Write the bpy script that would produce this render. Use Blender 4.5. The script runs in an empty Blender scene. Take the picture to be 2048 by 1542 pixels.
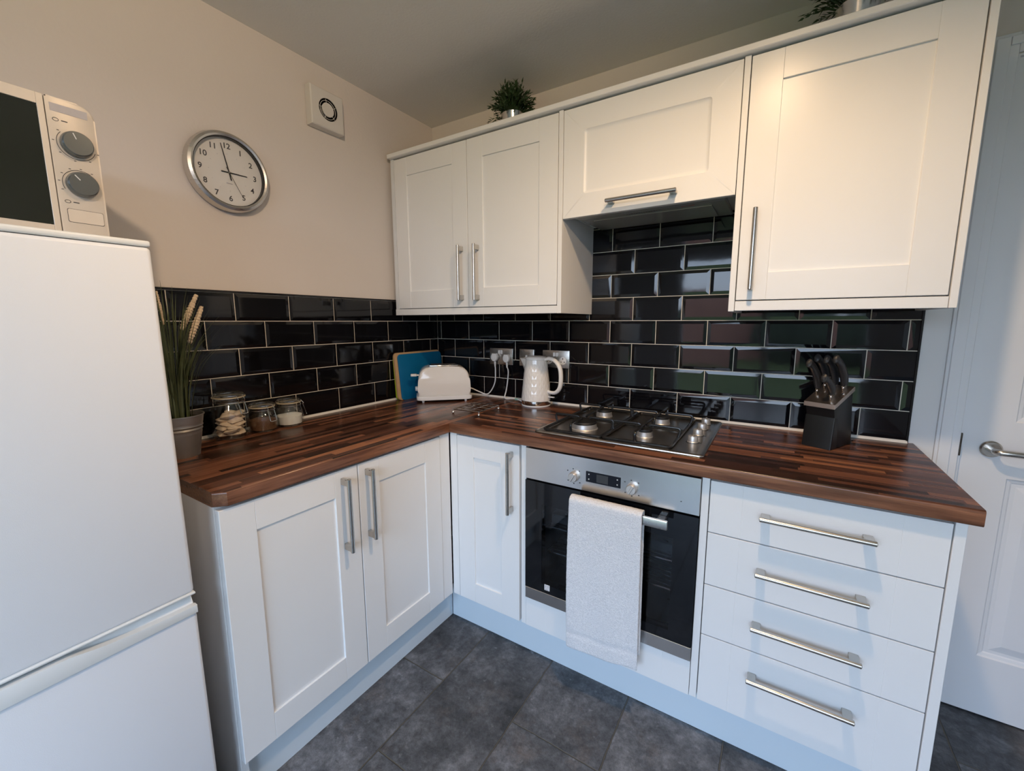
import bpy, bmesh, math, random
from mathutils import Matrix, Vector
random.seed(7)
scn = bpy.context.scene
COL = scn.collection
PI = math.pi

# ------------------------------------------------------------------ materials
def new_mat(name):
    m = bpy.data.materials.new(name); m.use_nodes = True
    nt = m.node_tree; nt.nodes.clear()
    out = nt.nodes.new('ShaderNodeOutputMaterial')
    b = nt.nodes.new('ShaderNodeBsdfPrincipled')
    nt.links.new(b.outputs[0], out.inputs[0])
    return m, nt, b, out

def N(nt, t, **kw):
    n = nt.nodes.new('ShaderNode' + t)
    for k, v in kw.items():
        if k.startswith('i_'):
            n.inputs[k[2:].replace('_', ' ')].default_value = v
        else:
            setattr(n, k, v)
    return n

def L(nt, a, b): nt.links.new(a, b)

def mat(name, col, rough=0.5, metal=0.0, noise=0.0, nscale=20.0, bump=0.0, bscale=200.0, spec=0.5, coat=0.0, trans=0.0, ior=1.45, emit=None, bdist=0.001, stretch=None, aniso=0.0, sheen=0.0, rvar=0.0):
    m, nt, b, out = new_mat(name)
    b.inputs['Base Color'].default_value = (*col, 1)
    b.inputs['Roughness'].default_value = rough
    b.inputs['Metallic'].default_value = metal
    b.inputs['Specular IOR Level'].default_value = spec
    b.inputs['Coat Weight'].default_value = coat
    b.inputs['Coat Roughness'].default_value = 0.08
    b.inputs['Transmission Weight'].default_value = trans
    b.inputs['IOR'].default_value = ior
    b.inputs['Sheen Weight'].default_value = sheen
    if emit:
        b.inputs['Emission Color'].default_value = (*emit[0], 1); b.inputs['Emission Strength'].default_value = emit[1]
    tc = N(nt, 'TexCoord'); vec = tc.outputs['Object']
    if stretch:
        mp = N(nt, 'Mapping'); mp.inputs['Scale'].default_value = stretch; L(nt, vec, mp.inputs[0]); vec = mp.outputs[0]
    if noise or rvar:
        n = N(nt, 'TexNoise', i_Scale=nscale, i_Detail=4.0); L(nt, vec, n.inputs['Vector'])
    if noise:
        mx = N(nt, 'Mix', data_type='RGBA')
        mx.inputs[6].default_value = (*[c * (1 - noise) for c in col], 1)
        mx.inputs[7].default_value = (*[min(1, c * (1 + noise)) for c in col], 1)
        L(nt, n.outputs['Fac'], mx.inputs[0]); L(nt, mx.outputs[2], b.inputs['Base Color'])
    if rvar:
        mr = N(nt, 'MapRange'); mr.inputs['To Min'].default_value = rough * (1 - rvar); mr.inputs['To Max'].default_value = rough * (1 + rvar)
        L(nt, n.outputs['Fac'], mr.inputs[0]); L(nt, mr.outputs[0], b.inputs['Roughness'])
    if bump:
        n2 = N(nt, 'TexNoise', i_Scale=bscale, i_Detail=3.0); L(nt, vec, n2.inputs['Vector'])
        bp = N(nt, 'Bump', i_Strength=bump, i_Distance=bdist); L(nt, n2.outputs['Fac'], bp.inputs['Height']); L(nt, bp.outputs[0], b.inputs['Normal'])
    return m

M = {}
M['wall'] = mat('wall_paint', (.70, .645, .60), .75, noise=.02, nscale=6, bump=.25, bscale=90, bdist=.002)
M['wall_white'] = mat('white_wall_paint', (.74, .75, .76), .6, noise=.02, nscale=5, bump=.1, bscale=90)
M['ceil'] = mat('ceiling_paint', (.84, .82, .79), .85, noise=.03, nscale=4, bump=.3, bscale=120, bdist=.002)
M['cab'] = mat('satin_white_foil', (.83, .84, .845), .31, noise=.01, nscale=8, bump=.06, bscale=400, spec=.45)
M['cabin'] = mat('white_melamine', (.74, .76, .78), .45, noise=.01, nscale=8)
M['plinth'] = mat('plinth_foil', (.66, .75, .82), .35, noise=.01, nscale=8)
M['door'] = mat('white_gloss_paint', (.77, .79, .82), .38, noise=.015, nscale=6, bump=.08, bscale=60)
M['fridge'] = mat('fridge_enamel', (.80, .835, .89), .38, noise=.01, nscale=5, bump=.12, bscale=700)
M['fridge_trim'] = mat('fridge_trim_plastic', (.80, .835, .85), .35, noise=.01, nscale=5)
M['seal'] = mat('dark_gap', (.10, .11, .12), .7, noise=.1)
M['steel'] = mat('brushed_steel', (.62, .60, .57), .30, 1.0, noise=.05, nscale=30, bump=.03, bscale=60, bdist=.0002, stretch=(1, 1, 10), rvar=.25)
M['steel_h'] = mat('brushed_steel_panel', (.80, .79, .78), .25, 1.0, noise=.02, nscale=4, stretch=(1, 1, 8), rvar=.1)
M['nickel'] = mat('satin_nickel', (.56, .53, .49), .24, 1.0, noise=.06, nscale=60, rvar=.2)
M['chrome'] = mat('chrome', (.78, .78, .77), .10, 1.0, noise=.02, nscale=30)
M['hobsteel'] = mat('polished_hob_steel', (.52, .48, .44), .30, 1.0, noise=.04, nscale=14, rvar=.2)
M['alu'] = mat('cast_aluminium', (.66, .65, .64), .42, .8, noise=.06, nscale=40)
M['enamel'] = mat('black_enamel', (.012, .012, .013), .28, noise=.2, nscale=80, coat=.2)
M['blackglass'] = mat('black_oven_glass', (.006, .007, .009), .05, noise=.1, nscale=10, spec=.6)
M['display'] = mat('display_black', (.012, .014, .02), .12, noise=.1)
M['lcd'] = mat('display_grey', (.05, .055, .06), .2, noise=.1)
M['mark'] = mat('printed_dark_mark', (.05, .05, .055), .5, noise=.1)
M['markw'] = mat('printed_pale_mark', (.6, .62, .64), .5, noise=.05)
M['redmark'] = mat('printed_red_mark', (.25, .06, .04), .5, noise=.1)
M['tile'] = mat('black_glazed_tile', (.0045, .0045, .006), .055, noise=.3, nscale=12, spec=.5, bump=.06, bscale=9, bdist=.004)
M['tiletrim'] = mat('black_tile_trim', (.008, .008, .009), .15, noise=.2, nscale=20)
M['grout'] = mat('cream_grout', (.80, .74, .64), .85, noise=.08, nscale=60, bump=.3, bscale=300)
M['sealant'] = mat('white_sealant', (.72, .71, .68), .5, noise=.05, nscale=60)
M['plastic_w'] = mat('white_plastic', (.75, .76, .77), .28, noise=.01, nscale=20)
M['cream'] = mat('gloss_cream_enamel', (.80, .785, .765), .15, noise=.01, nscale=20, coat=.4)
M['fan'] = mat('fan_plastic', (.68, .655, .62), .45, noise=.02, nscale=20)
M['black'] = mat('matt_black', (.012, .012, .013), .5, noise=.2, nscale=30, bump=.1, bscale=300)
M['blockblack'] = mat('black_stained_wood', (.007, .0085, .0095), .42, noise=.25, nscale=40, stretch=(1, 1, .2), bump=.15, bscale=120)
M['handleblk'] = mat('black_soft_plastic', (.022, .022, .024), .42, noise=.15, nscale=40)
M['copperst'] = mat('warm_steel', (.55, .46, .40), .32, 1.0, noise=.05, nscale=60, rvar=.2)
M['green'] = mat('artificial_leaf', (.022, .05, .014), .5, noise=.5, nscale=25)
M['grassg'] = mat('artificial_grass', (.085, .105, .045), .5, noise=.5, nscale=18)
M['plume'] = mat('cream_plume', (.62, .50, .36), .9, noise=.15, nscale=150)
M['galv'] = mat('zinc_pot', (.36, .34, .32), .42, .75, noise=.10, nscale=25)
M['potmetal'] = mat('spun_metal_pot', (.62, .62, .61), .2, 1.0, noise=.04, nscale=30, stretch=(1, 1, 12), rvar=.3)
M['blue'] = mat('blue_board_plastic', (.0, .135, .32), .5, noise=.04, nscale=30, bump=.1, bscale=400)
M['woodb'] = mat('pale_board_wood', (.50, .33, .18), .55, noise=.12, nscale=10, stretch=(1, .2, 3), bump=.1, bscale=80)
M['lime'] = mat('lime_board_plastic', (.42, .60, .02), .5, noise=.04, nscale=30)
M['teabag'] = mat('tea_bag_paper', (.74, .60, .47), .9, noise=.18, nscale=60, bump=.3, bscale=400)
M['coffee'] = mat('coffee_granules', (.16, .075, .035), .8, noise=.5, nscale=200, bump=1, bscale=500, bdist=.003)
M['sugar'] = mat('sugar', (.90, .90, .89), .7, noise=.05, nscale=200, bump=.4, bscale=700)
M['rubber'] = mat('cream_rubber', (.58, .50, .36), .5, noise=.05)
M['soil'] = mat('dark_moss', (.02, .022, .01), .9, noise=.5, nscale=80)
M['clockface'] = mat('clock_face', (.78, .76, .72), .5, noise=.01)
M['knobgrey'] = mat('grey_knob', (.15, .165, .17), .25, .6, noise=.05, nscale=20)
M['mwpanel'] = mat('pearl_silver_plastic', (.62, .565, .50), .36, .15, noise=.03, nscale=60)
M['mwglass'] = mat('dark_mw_glass', (.02, .023, .018), .06, noise=.1)
M['labelp'] = mat('grey_label', (.42, .40, .42), .5, noise=.06, nscale=120)
M['brick'] = mat('garden_brick', (.42, .20, .15), .9, noise=.3, nscale=3)
M['lawn'] = mat('lawn', (.10, .115, .03), .95, noise=.3, nscale=2)
M['hedge'] = mat('hedge', (.055, .065, .04), .95, noise=.5, nscale=1.5)
M['upvc'] = mat('white_upvc', (.80, .81, .83), .3, noise=.01)
M['hoodgrey'] = mat('grey_hood_steel', (.40, .41, .40), .26, .35, noise=.04, nscale=20)
M['hinge'] = mat('dark_brass', (.10, .085, .07), .35, .9, noise=.2, nscale=80)

def towel_mat():
    m, nt, b, out = new_mat('white_terry_cotton')
    b.inputs['Roughness'].default_value = .95; b.inputs['Sheen Weight'].default_value = .4
    tc = N(nt, 'TexCoord')
    n = N(nt, 'TexNoise', i_Scale=260.0, i_Detail=3.0, i_Roughness=.7); L(nt, tc.outputs['Object'], n.inputs['Vector'])
    r = N(nt, 'ValToRGB'); r.color_ramp.elements[0].color = (.66, .67, .70, 1); r.color_ramp.elements[1].color = (.88, .885, .91, 1)
    r.color_ramp.elements[0].position = .25; r.color_ramp.elements[1].position = .6
    L(nt, n.outputs['Fac'], r.inputs[0]); L(nt, r.outputs[0], b.inputs['Base Color'])
    bp = N(nt, 'Bump', i_Strength=.9, i_Distance=.004); L(nt, n.outputs['Fac'], bp.inputs['Height']); L(nt, bp.outputs[0], b.inputs['Normal'])
    return m
M['towel'] = towel_mat()

def math_(nt, op, a, b=None, c=None):
    n = N(nt, 'Math', operation=op)
    for i, v in enumerate((a, b, c)):
        if v is None: continue
        if isinstance(v, (int, float)): n.inputs[i].default_value = v
        else: L(nt, v, n.inputs[i])
    return n.outputs[0]

def stave_mat(name, along):
    """laminated walnut staves running along 'x' or 'y'"""
    m, nt, b, out = new_mat(name)
    tc = N(nt, 'TexCoord'); sp = N(nt, 'SeparateXYZ'); L(nt, tc.outputs['Object'], sp.inputs[0])
    a = sp.outputs['X'] if along == 'x' else sp.outputs['Y']
    c = sp.outputs['Y'] if along == 'x' else sp.outputs['X']
    Wd, Ln = .0215, .30
    row = math_(nt, 'FLOOR', math_(nt, 'DIVIDE', math_(nt, 'ADD', c, .013), Wd))
    wn = N(nt, 'TexWhiteNoise', noise_dimensions='1D'); L(nt, row, wn.inputs['W'])
    off = math_(nt, 'MULTIPLY', wn.outputs['Value'], 7.3)
    lr = math_(nt, 'MULTIPLY_ADD', wn.outputs['Value'], .5, .75)
    colv = math_(nt, 'FLOOR', math_(nt, 'ADD', math_(nt, 'DIVIDE', a, math_(nt, 'MULTIPLY', lr, Ln)), off))
    cb = N(nt, 'CombineXYZ'); L(nt, row, cb.inputs[0]); L(nt, colv, cb.inputs[1])
    w2 = N(nt, 'TexWhiteNoise', noise_dimensions='2D'); L(nt, cb.outputs[0], w2.inputs['Vector'])
    ramp = N(nt, 'ValToRGB'); e = ramp.color_ramp.elements
    cols = [(0, (.018, .009, .006)), (.22, (.050, .020, .013)), (.5, (.100, .040, .024)), (.75, (.155, .064, .037)), (.92, (.215, .092, .052)), (1, (.28, .12, .06))]
    e[0].position, e[0].color = cols[0][0], (*cols[0][1], 1); e[1].position, e[1].color = cols[-1][0], (*cols[-1][1], 1)
    for p, cc in cols[1:-1]:
        q = e.new(p); q.color = (*cc, 1)
    L(nt, w2.outputs['Value'], ramp.inputs[0])
    mp = N(nt, 'Mapping'); mp.inputs['Scale'].default_value = (9, 160, 160) if along == 'x' else (160, 9, 160)
    L(nt, tc.outputs['Object'], mp.inputs[0])
    gn = N(nt, 'TexNoise', i_Scale=1.0, i_Detail=5.0, i_Roughness=.65); L(nt, mp.outputs[0], gn.inputs['Vector'])
    gr = N(nt, 'MapRange'); gr.inputs['From Min'].default_value = .3; gr.inputs['From Max'].default_value = .7
    gr.inputs['To Min'].default_value = .62; gr.inputs['To Max'].default_value = 1.3
    L(nt, gn.outputs['Fac'], gr.inputs[0])
    # front edge: one long lighter stave band
    ge = N(nt, 'NewGeometry'); sn = N(nt, 'SeparateXYZ'); L(nt, ge.outputs['Normal'], sn.inputs[0])
    edge = math_(nt, 'LESS_THAN', sn.outputs['Z'], .6)
    cmx = N(nt, 'Mix', data_type='RGBA'); L(nt, edge, cmx.inputs[0]); L(nt, ramp.outputs[0], cmx.inputs[6])
    big = N(nt, 'TexNoise', i_Scale=1.0, i_Detail=2.0); mp2 = N(nt, 'Mapping'); mp2.inputs['Scale'].default_value = (3, 3, 30)
    L(nt, tc.outputs['Object'], mp2.inputs[0]); L(nt, mp2.outputs[0], big.inputs['Vector'])
    er = N(nt, 'ValToRGB'); er.color_ramp.elements[0].color = (.10, .038, .020, 1); er.color_ramp.elements[1].color = (.24, .105, .055, 1)
    er.color_ramp.elements[0].position = .35; er.color_ramp.elements[1].position = .65
    L(nt, big.outputs['Fac'], er.inputs[0]); L(nt, er.outputs[0], cmx.inputs[7])
    mul = N(nt, 'VectorMath', operation='SCALE'); L(nt, cmx.outputs[2], mul.inputs[0]); L(nt, gr.outputs[0], mul.inputs['Scale'])
    L(nt, mul.outputs[0], b.inputs['Base Color'])
    b.inputs['Roughness'].default_value = .27; b.inputs['Specular IOR Level'].default_value = .45
    bp = N(nt, 'Bump', i_Strength=.12, i_Distance=.0006); L(nt, gn.outputs['Fac'], bp.inputs['Height']); L(nt, bp.outputs[0], b.inputs['Normal'])
    return m
M['wt_x'] = stave_mat('worktop_staves_long', 'x')
M['wt_y'] = stave_mat('worktop_staves_short', 'y')

def slate_mat():
    m, nt, b, out = new_mat('slate_floor')
    tc = N(nt, 'TexCoord'); sp = N(nt, 'SeparateXYZ'); L(nt, tc.outputs['Object'], sp.inputs[0])
    # columns run along y, pitch .303 in x, tiles .6 long, half bond
    wob = N(nt, 'TexNoise', i_Scale=14.0, i_Detail=3.0); L(nt, tc.outputs['Object'], wob.inputs['Vector'])
    wv = math_(nt, 'MULTIPLY', math_(nt, 'SUBTRACT', wob.outputs['Fac'], .5), .007)
    xs = math_(nt, 'ADD', sp.outputs['X'], wv); ys = math_(nt, 'ADD', sp.outputs['Y'], wv)
    xc = math_(nt, 'DIVIDE', math_(nt, 'ADD', xs, 2.727 - .440), .303)      # joint at x = .440 + k*.303
    # shift so that floor index stays positive
    col = math_(nt, 'FLOOR', xc); xf = math_(nt, 'FRACT', xc)
    par = math_(nt, 'MODULO', col, 2.0)
    par = math_(nt, 'ABSOLUTE', par)
    yc = math_(nt, 'ADD', math_(nt, 'DIVIDE', math_(nt, 'ADD', ys, 13.134), .6), math_(nt, 'MULTIPLY', par, .5))
    rowi = math_(nt, 'FLOOR', yc); yf = math_(nt, 'FRACT', yc)
    dx = math_(nt, 'MULTIPLY', math_(nt, 'MINIMUM', xf, math_(nt, 'SUBTRACT', 1.0, xf)), .303)
    dy = math_(nt, 'MULTIPLY', math_(nt, 'MINIMUM', yf, math_(nt, 'SUBTRACT', 1.0, yf)), .6)
    d = math_(nt, 'MINIMUM', dx, dy)
    groutf = N(nt, 'MapRange'); groutf.inputs['From Min'].default_value = .0012; groutf.inputs['From Max'].default_value = .0030
    groutf.inputs['To Min'].default_value = 1; groutf.inputs['To Max'].default_value = 0; L(nt, d, groutf.inputs[0])
    cb = N(nt, 'CombineXYZ'); L(nt, col, cb.inputs[0]); L(nt, rowi, cb.inputs[1])
    wn = N(nt, 'TexWhiteNoise', noise_dimensions='2D'); L(nt, cb.outputs[0], wn.inputs['Vector'])
    shift = N(nt, 'VectorMath', operation='MULTIPLY_ADD'); L(nt, wn.outputs['Color'], shift.inputs[0]); shift.inputs[1].default_value = (9, 9, 9)
    L(nt, tc.outputs['Object'], shift.inputs[2])
    n1 = N(nt, 'TexNoise', i_Scale=6.0, i_Detail=13.0, i_Roughness=.78, i_Distortion=.15); L(nt, shift.outputs[0], n1.inputs['Vector'])
    r1 = N(nt, 'ValToRGB'); e = r1.color_ramp.elements
    e[0].position = .34; e[0].color = (.022, .024, .027, 1); e[1].position = .68; e[1].color = (.215, .22, .235, 1)
    q = e.new(.5); q.color = (.088, .092, .102, 1)
    L(nt, n1.outputs['Fac'], r1.inputs[0])
    # rusty / pale patches
    n3 = N(nt, 'TexNoise', i_Scale=7.0, i_Detail=6.0, i_Roughness=.7); L(nt, shift.outputs[0], n3.inputs['Vector'])
    r3 = N(nt, 'MapRange'); r3.inputs['From Min'].default_value = .56; r3.inputs['From Max'].default_value = .74; r3.inputs['To Max'].default_value = .55
    L(nt, n3.outputs['Fac'], r3.inputs[0])
    mx = N(nt, 'Mix', data_type='RGBA'); L(nt, r3.outputs[0], mx.inputs[0]); L(nt, r1.outputs[0], mx.inputs[6]); mx.inputs[7].default_value = (.16, .125, .105, 1)
    n4 = N(nt, 'TexNoise', i_Scale=38.0, i_Detail=3.0); L(nt, shift.outputs[0], n4.inputs['Vector'])
    r4 = N(nt, 'MapRange'); r4.inputs['From Min'].default_value = .66; r4.inputs['From Max'].default_value = .76; r4.inputs['To Max'].default_value = .6
    L(nt, n4.outputs['Fac'], r4.inputs[0])
    mx2 = N(nt, 'Mix', data_type='RGBA'); L(nt, r4.outputs[0], mx2.inputs[0]); L(nt, mx.outputs[2], mx2.inputs[6]); mx2.inputs[7].default_value = (.27, .275, .285, 1)
    n6 = N(nt, 'TexNoise', i_Scale=34.0, i_Detail=10.0, i_Roughness=.82); L(nt, shift.outputs[0], n6.inputs['Vector'])
    r6 = N(nt, 'MapRange'); r6.inputs['From Min'].default_value = .36; r6.inputs['From Max'].default_value = .64; r6.inputs['To Min'].default_value = .55; r6.inputs['To Max'].default_value = 1.5
    L(nt, n6.outputs['Fac'], r6.inputs[0])
    tv = math_(nt, 'MULTIPLY', math_(nt, 'MULTIPLY_ADD', wn.outputs['Value'], .5, .72), r6.outputs[0])
    sc = N(nt, 'VectorMath', operation='SCALE'); L(nt, mx2.outputs[2], sc.inputs[0]); L(nt, tv, sc.inputs['Scale'])
    gm = N(nt, 'Mix', data_type='RGBA'); L(nt, groutf.outputs[0], gm.inputs[0]); L(nt, sc.outputs[0], gm.inputs[6]); gm.inputs[7].default_value = (.115, .10, .075, 1)
    L(nt, gm.outputs[2], b.inputs['Base Color'])
    rr = N(nt, 'MapRange'); rr.inputs['To Min'].default_value = .3; rr.inputs['To Max'].default_value = .62; L(nt, n3.outputs['Fac'], rr.inputs[0]); L(nt, rr.outputs[0], b.inputs['Roughness'])
    n5 = N(nt, 'TexNoise', i_Scale=10.0, i_Detail=12.0, i_Roughness=.74); L(nt, shift.outputs[0], n5.inputs['Vector'])
    h = math_(nt, 'SUBTRACT', n5.outputs['Fac'], math_(nt, 'MULTIPLY', groutf.outputs[0], .6))
    bp = N(nt, 'Bump', i_Strength=.9, i_Distance=.011); L(nt, h, bp.inputs['Height']); L(nt, bp.outputs[0], b.inputs['Normal'])
    return m
M['slate'] = slate_mat()

def glass_mat(name, tint=(1, 1, 1), refl=1.0, rough=.0, ior=1.45, extra=0.0):
    """thin glass: see-through plus fresnel reflection"""
    m = bpy.data.materials.new(name); m.use_nodes = True; nt = m.node_tree; nt.nodes.clear()
    out = N(nt, 'OutputMaterial'); tr = N(nt, 'BsdfTransparent'); tr.inputs[0].default_value = (*tint, 1)
    gl = N(nt, 'BsdfGlossy'); gl.inputs['Roughness'].default_value = rough
    fr = N(nt, 'LayerWeight'); fr.inputs['Blend'].default_value = .5; mx = N(nt, 'MixShader')
    n = N(nt, 'TexNoise', i_Scale=30.0)
    bp = N(nt, 'Bump', i_Strength=.03, i_Distance=.001); L(nt, n.outputs['Fac'], bp.inputs['Height']); L(nt, bp.outputs[0], gl.inputs['Normal'])
    f = math_(nt, 'MULTIPLY_ADD', math_(nt, 'POWER', fr.outputs['Facing'], 5.0), .8 * refl, .04 + extra)
    L(nt, f, mx.inputs[0]); L(nt, tr.outputs[0], mx.inputs[1]); L(nt, gl.outputs[0], mx.inputs[2]); L(nt, mx.outputs[0], out.inputs[0])
    return m
M['winglass'] = glass_mat('window_glass')
M['jarglass'] = glass_mat('jar_glass', (.975, .985, .98), 1.0, .02, 1.45, .03)
M['ovenglass'] = glass_mat('oven_window_glass', (.50, .54, .58), 1.3, .02, 1.5, .02)

# ------------------------------------------------------------------ mesh helpers
MB = Matrix(((1, 0, 0, 0), (0, 0, -1, 0), (0, 1, 0, 0), (0, 0, 0, 1)))   # (u,v,w) -> x=u, z=v, y=-w   (back wall)
ML = Matrix(((0, 0, 1, 0), (1, 0, 0, 0), (0, 1, 0, 0), (0, 0, 0, 1)))    # (u,v,w) -> y=u, z=v, x=w    (left wall)
ID = Matrix.Identity(4)

def BM(): return bmesh.new()

def obj(name, bm, m, parent=None, Mx=None, smooth=False, local=False, auto=None):
    if Mx is not None: bmesh.ops.transform(bm, matrix=Mx, verts=bm.verts)
    bmesh.ops.recalc_face_normals(bm, faces=bm.faces) if auto is None else None
    me = bpy.data.meshes.new(name); bm.to_mesh(me); bm.free()
    mats = m if isinstance(m, (list, tuple)) else [m]
    for k in mats: me.materials.append(M[k])
    if smooth:
        for p in me.polygons: p.use_smooth = True
        try: me.set_sharp_from_angle(angle=math.radians(38))
        except Exception: pass
    o = bpy.data.objects.new(name, me); COL.objects.link(o)
    if parent:
        o.parent = parent
        if not local:
            # geometry is given in world coordinates
            o.matrix_parent_inverse = world_of(parent).inverted()
    return o

def world_of(o):
    mtx = o.matrix_basis.copy()
    if o.parent: mtx = world_of(o.parent) @ o.matrix_parent_inverse @ mtx
    return mtx

def thing(name, label, cat, loc=(0, 0, 0), rotz=0, group=None, rot=None):
    o = bpy.data.objects.new(name, None); COL.objects.link(o); o.empty_display_size = .05
    o.location = loc; o.rotation_euler = rot if rot else (0, 0, rotz); o['label'] = label; o['category'] = cat
    if group: o['group'] = group
    return o

def tag(o, label, cat, group=None, kind=None):
    o['label'] = label; o['category'] = cat
    if group: o['group'] = group
    if kind: o['kind'] = kind
    return o

def struct(name, bm, m, parent=None, smooth=False):
    o = obj(name, bm, m, parent, smooth=smooth)
    if not parent: o['kind'] = 'structure'
    return o

def dup(root, loc, rotz=0, label=None, group=None):
    r = root.copy(); COL.objects.link(r); r.location = loc; r.rotation_euler = (0, 0, rotz)
    if label: r['label'] = label
    if group: r['group'] = group
    for ch in list(root.children):
        c = ch.copy(); COL.objects.link(c); c.parent = r
        for g in ch.children:
            d = g.copy(); COL.objects.link(d); d.parent = c
    return r

def box(bm, x0, x1, y0, y1, z0, z1, bev=0.0, seg=1, mi=0, Mx=None):
    r = bmesh.ops.create_cube(bm, size=1.0); vs = r['verts']
    bmesh.ops.scale(bm, vec=(x1 - x0, y1 - y0, z1 - z0), verts=vs)
    bmesh.ops.translate(bm, vec=((x0 + x1) / 2, (y0 + y1) / 2, (z0 + z1) / 2), verts=vs)
    if Mx is not None: bmesh.ops.transform(bm, matrix=Mx, verts=vs)
    fs = set(f for v in vs for f in v.link_faces)
    if mi:
        for f in fs: f.material_index = mi
    if bev > 0:
        es = list(set(e for v in vs for e in v.link_edges))
        bmesh.ops.bevel(bm, geom=es, offset=bev, offset_type='OFFSET', segments=seg, profile=.5, affect='EDGES', material=-1)

def lathe(bm, prof, n=32, c=(0, 0, 0), Mx=None, mi=0, caps=True):
    rings = []
    for r, z in prof:
        if r < 1e-6: ring = [bm.verts.new((c[0], c[1], c[2] + z))]
        else: ring = [bm.verts.new((c[0] + r * math.cos(2 * PI * i / n), c[1] + r * math.sin(2 * PI * i / n), c[2] + z)) for i in range(n)]
        rings.append(ring)
    fs = []
    for a, b in zip(rings, rings[1:]):
        for i in range(n):
            j = (i + 1) % n
            if len(a) == 1 and len(b) == 1: continue
            if len(a) == 1: f = (a[0], b[i], b[j])
            elif len(b) == 1: f = (a[i], b[0], a[j])
            else: f = (a[i], b[i], b[j], a[j])
            try: fs.append(bm.faces.new(f))
            except ValueError: pass
    if caps:
        for ring in (rings[0], rings[-1]):
            if len(ring) > 2:
                try: fs.append(bm.faces.new(ring))
                except ValueError: pass
    for f in fs: f.material_index = mi
    if Mx is not None:
        bmesh.ops.transform(bm, matrix=Mx, verts=[v for r in rings for v in r])
    return rings

def sweep(bm, pts, rad, n=10, ell=(1, 1), up=(0, 0, 1), closed=False, caps=True, mi=0):
    """tube along pts; rad a number or list; ell scales the two section axes"""
    pts = [Vector(p) for p in pts]; k = len(pts)
    if isinstance(rad, (int, float)): rad = [rad] * k
    rings = []; prev = None
    for i, p in enumerate(pts):
        if closed: t = pts[(i + 1) % k] - pts[i - 1]
        else: t = pts[min(i + 1, k - 1)] - pts[max(i - 1, 0)]
        t.normalize()
        if prev is None:
            a = Vector(up)
            if abs(a.dot(t)) > .95: a = Vector((1, 0, 0)) if abs(t.x) < .9 else Vector((0, 1, 0))
            u = (a - t * a.dot(t)).normalized()
        else:
            u = (prev - t * prev.dot(t)).normalized()
        prev = u; w = t.cross(u)
        rings.append([bm.verts.new(p + (u * math.cos(2 * PI * j / n) * ell[0] + w * math.sin(2 * PI * j / n) * ell[1]) * rad[i]) for j in range(n)])
    m_ = k if closed else k - 1
    for i in range(m_):
        a, b = rings[i], rings[(i + 1) % k]
        for j in range(n):
            f = bm.faces.new((a[j], a[(j + 1) % n], b[(j + 1) % n], b[j])); f.material_index = mi
    if caps and not closed:
        f = bm.faces.new(rings[0][::-1]); f.material_index = mi
        f = bm.faces.new(rings[-1]); f.material_index = mi

def smooth_path(pts, per=6, closed=False):
    P_ = [Vector(p) for p in pts]; out = []; k = len(P_)
    rng = range(k if closed else k - 1)
    for i in rng:
        if closed: p0, p1, p2, p3 = P_[i - 1], P_[i], P_[(i + 1) % k], P_[(i + 2) % k]
        else: p0, p1, p2, p3 = P_[max(i - 1, 0)], P_[i], P_[i + 1], P_[min(i + 2, k - 1)]
        for s in range(per):
            t = s / per
            out.append(.5 * ((2 * p1) + (p2 - p0) * t + (2 * p0 - 5 * p1 + 4 * p2 - p3) * t * t + (3 * p1 - p0 - 3 * p2 + p3) * t ** 3))
    if not closed: out.append(P_[-1])
    return out

def fillet_path(pts, r, seg=5):
    """polyline with rounded corners"""
    P_ = [Vector(p) for p in pts]; out = [P_[0]]
    for a, b, c in zip(P_, P_[1:], P_[2:]):
        d1 = (a - b).normalized(); d2 = (c - b).normalized()
        rr = min(r, (a - b).length * .49, (c - b).length * .49)
        s, e = b + d1 * rr, b + d2 * rr
        for i in range(seg + 1):
            t = i / seg
            out.append((1 - t) ** 2 * s + 2 * t * (1 - t) * b + t * t * e)
    out.append(P_[-1])
    return out

def prism(bm, poly, w0, w1, Mx=None, bev=0.0, seg=1, mi=0):
    """extrude a (u,v) polygon from w0 to w1"""
    a = [bm.verts.new((u, v, w0)) for u, v in poly]; b = [bm.verts.new((u, v, w1)) for u, v in poly]
    fs = [bm.faces.new(a[::-1]), bm.faces.new(b)]
    n = len(poly)
    for i in range(n): fs.append(bm.faces.new((a[i], a[(i + 1) % n], b[(i + 1) % n], b[i])))
    for f in fs: f.material_index = mi
    if bev > 0:
        es = list(set(e for f in fs[:2] for e in f.edges))
        r = bmesh.ops.bevel(bm, geom=es, offset=bev, offset_type='OFFSET', segments=seg, profile=.5, affect='EDGES', material=-1)
        vs = set(v for f in r['faces'] for v in f.verts) | set(v for v in a + b if v.is_valid)
    else: vs = set(a + b)
    if Mx is not None:
        allv = set()
        stack = list(vs)
        while stack:
            v = stack.pop()
            if v in allv: continue
            allv.add(v)
            for e in v.link_edges: stack.append(e.other_vert(v))
        bmesh.ops.transform(bm, matrix=Mx, verts=list(allv))

def rrect(w, h, r, n=6, cx=0, cy=0, corners=(1, 1, 1, 1)):
    """rounded rectangle, corners order: bl, br, tr, tl"""
    pts = []
    for k, (sx, sy, a0) in enumerate(((-1, -1, PI), (1, -1, 1.5 * PI), (1, 1, 0), (-1, 1, .5 * PI))):
        rr = r * corners[k]
        if rr < 1e-6: pts.append((cx + sx * w / 2, cy + sy * h / 2)); continue
        for i in range(n + 1):
            a = a0 + (PI / 2) * i / n
            pts.append((cx + sx * (w / 2 - rr) + rr * math.cos(a), cy + sy * (h / 2 - rr) + rr * math.sin(a)))
    return pts

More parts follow.
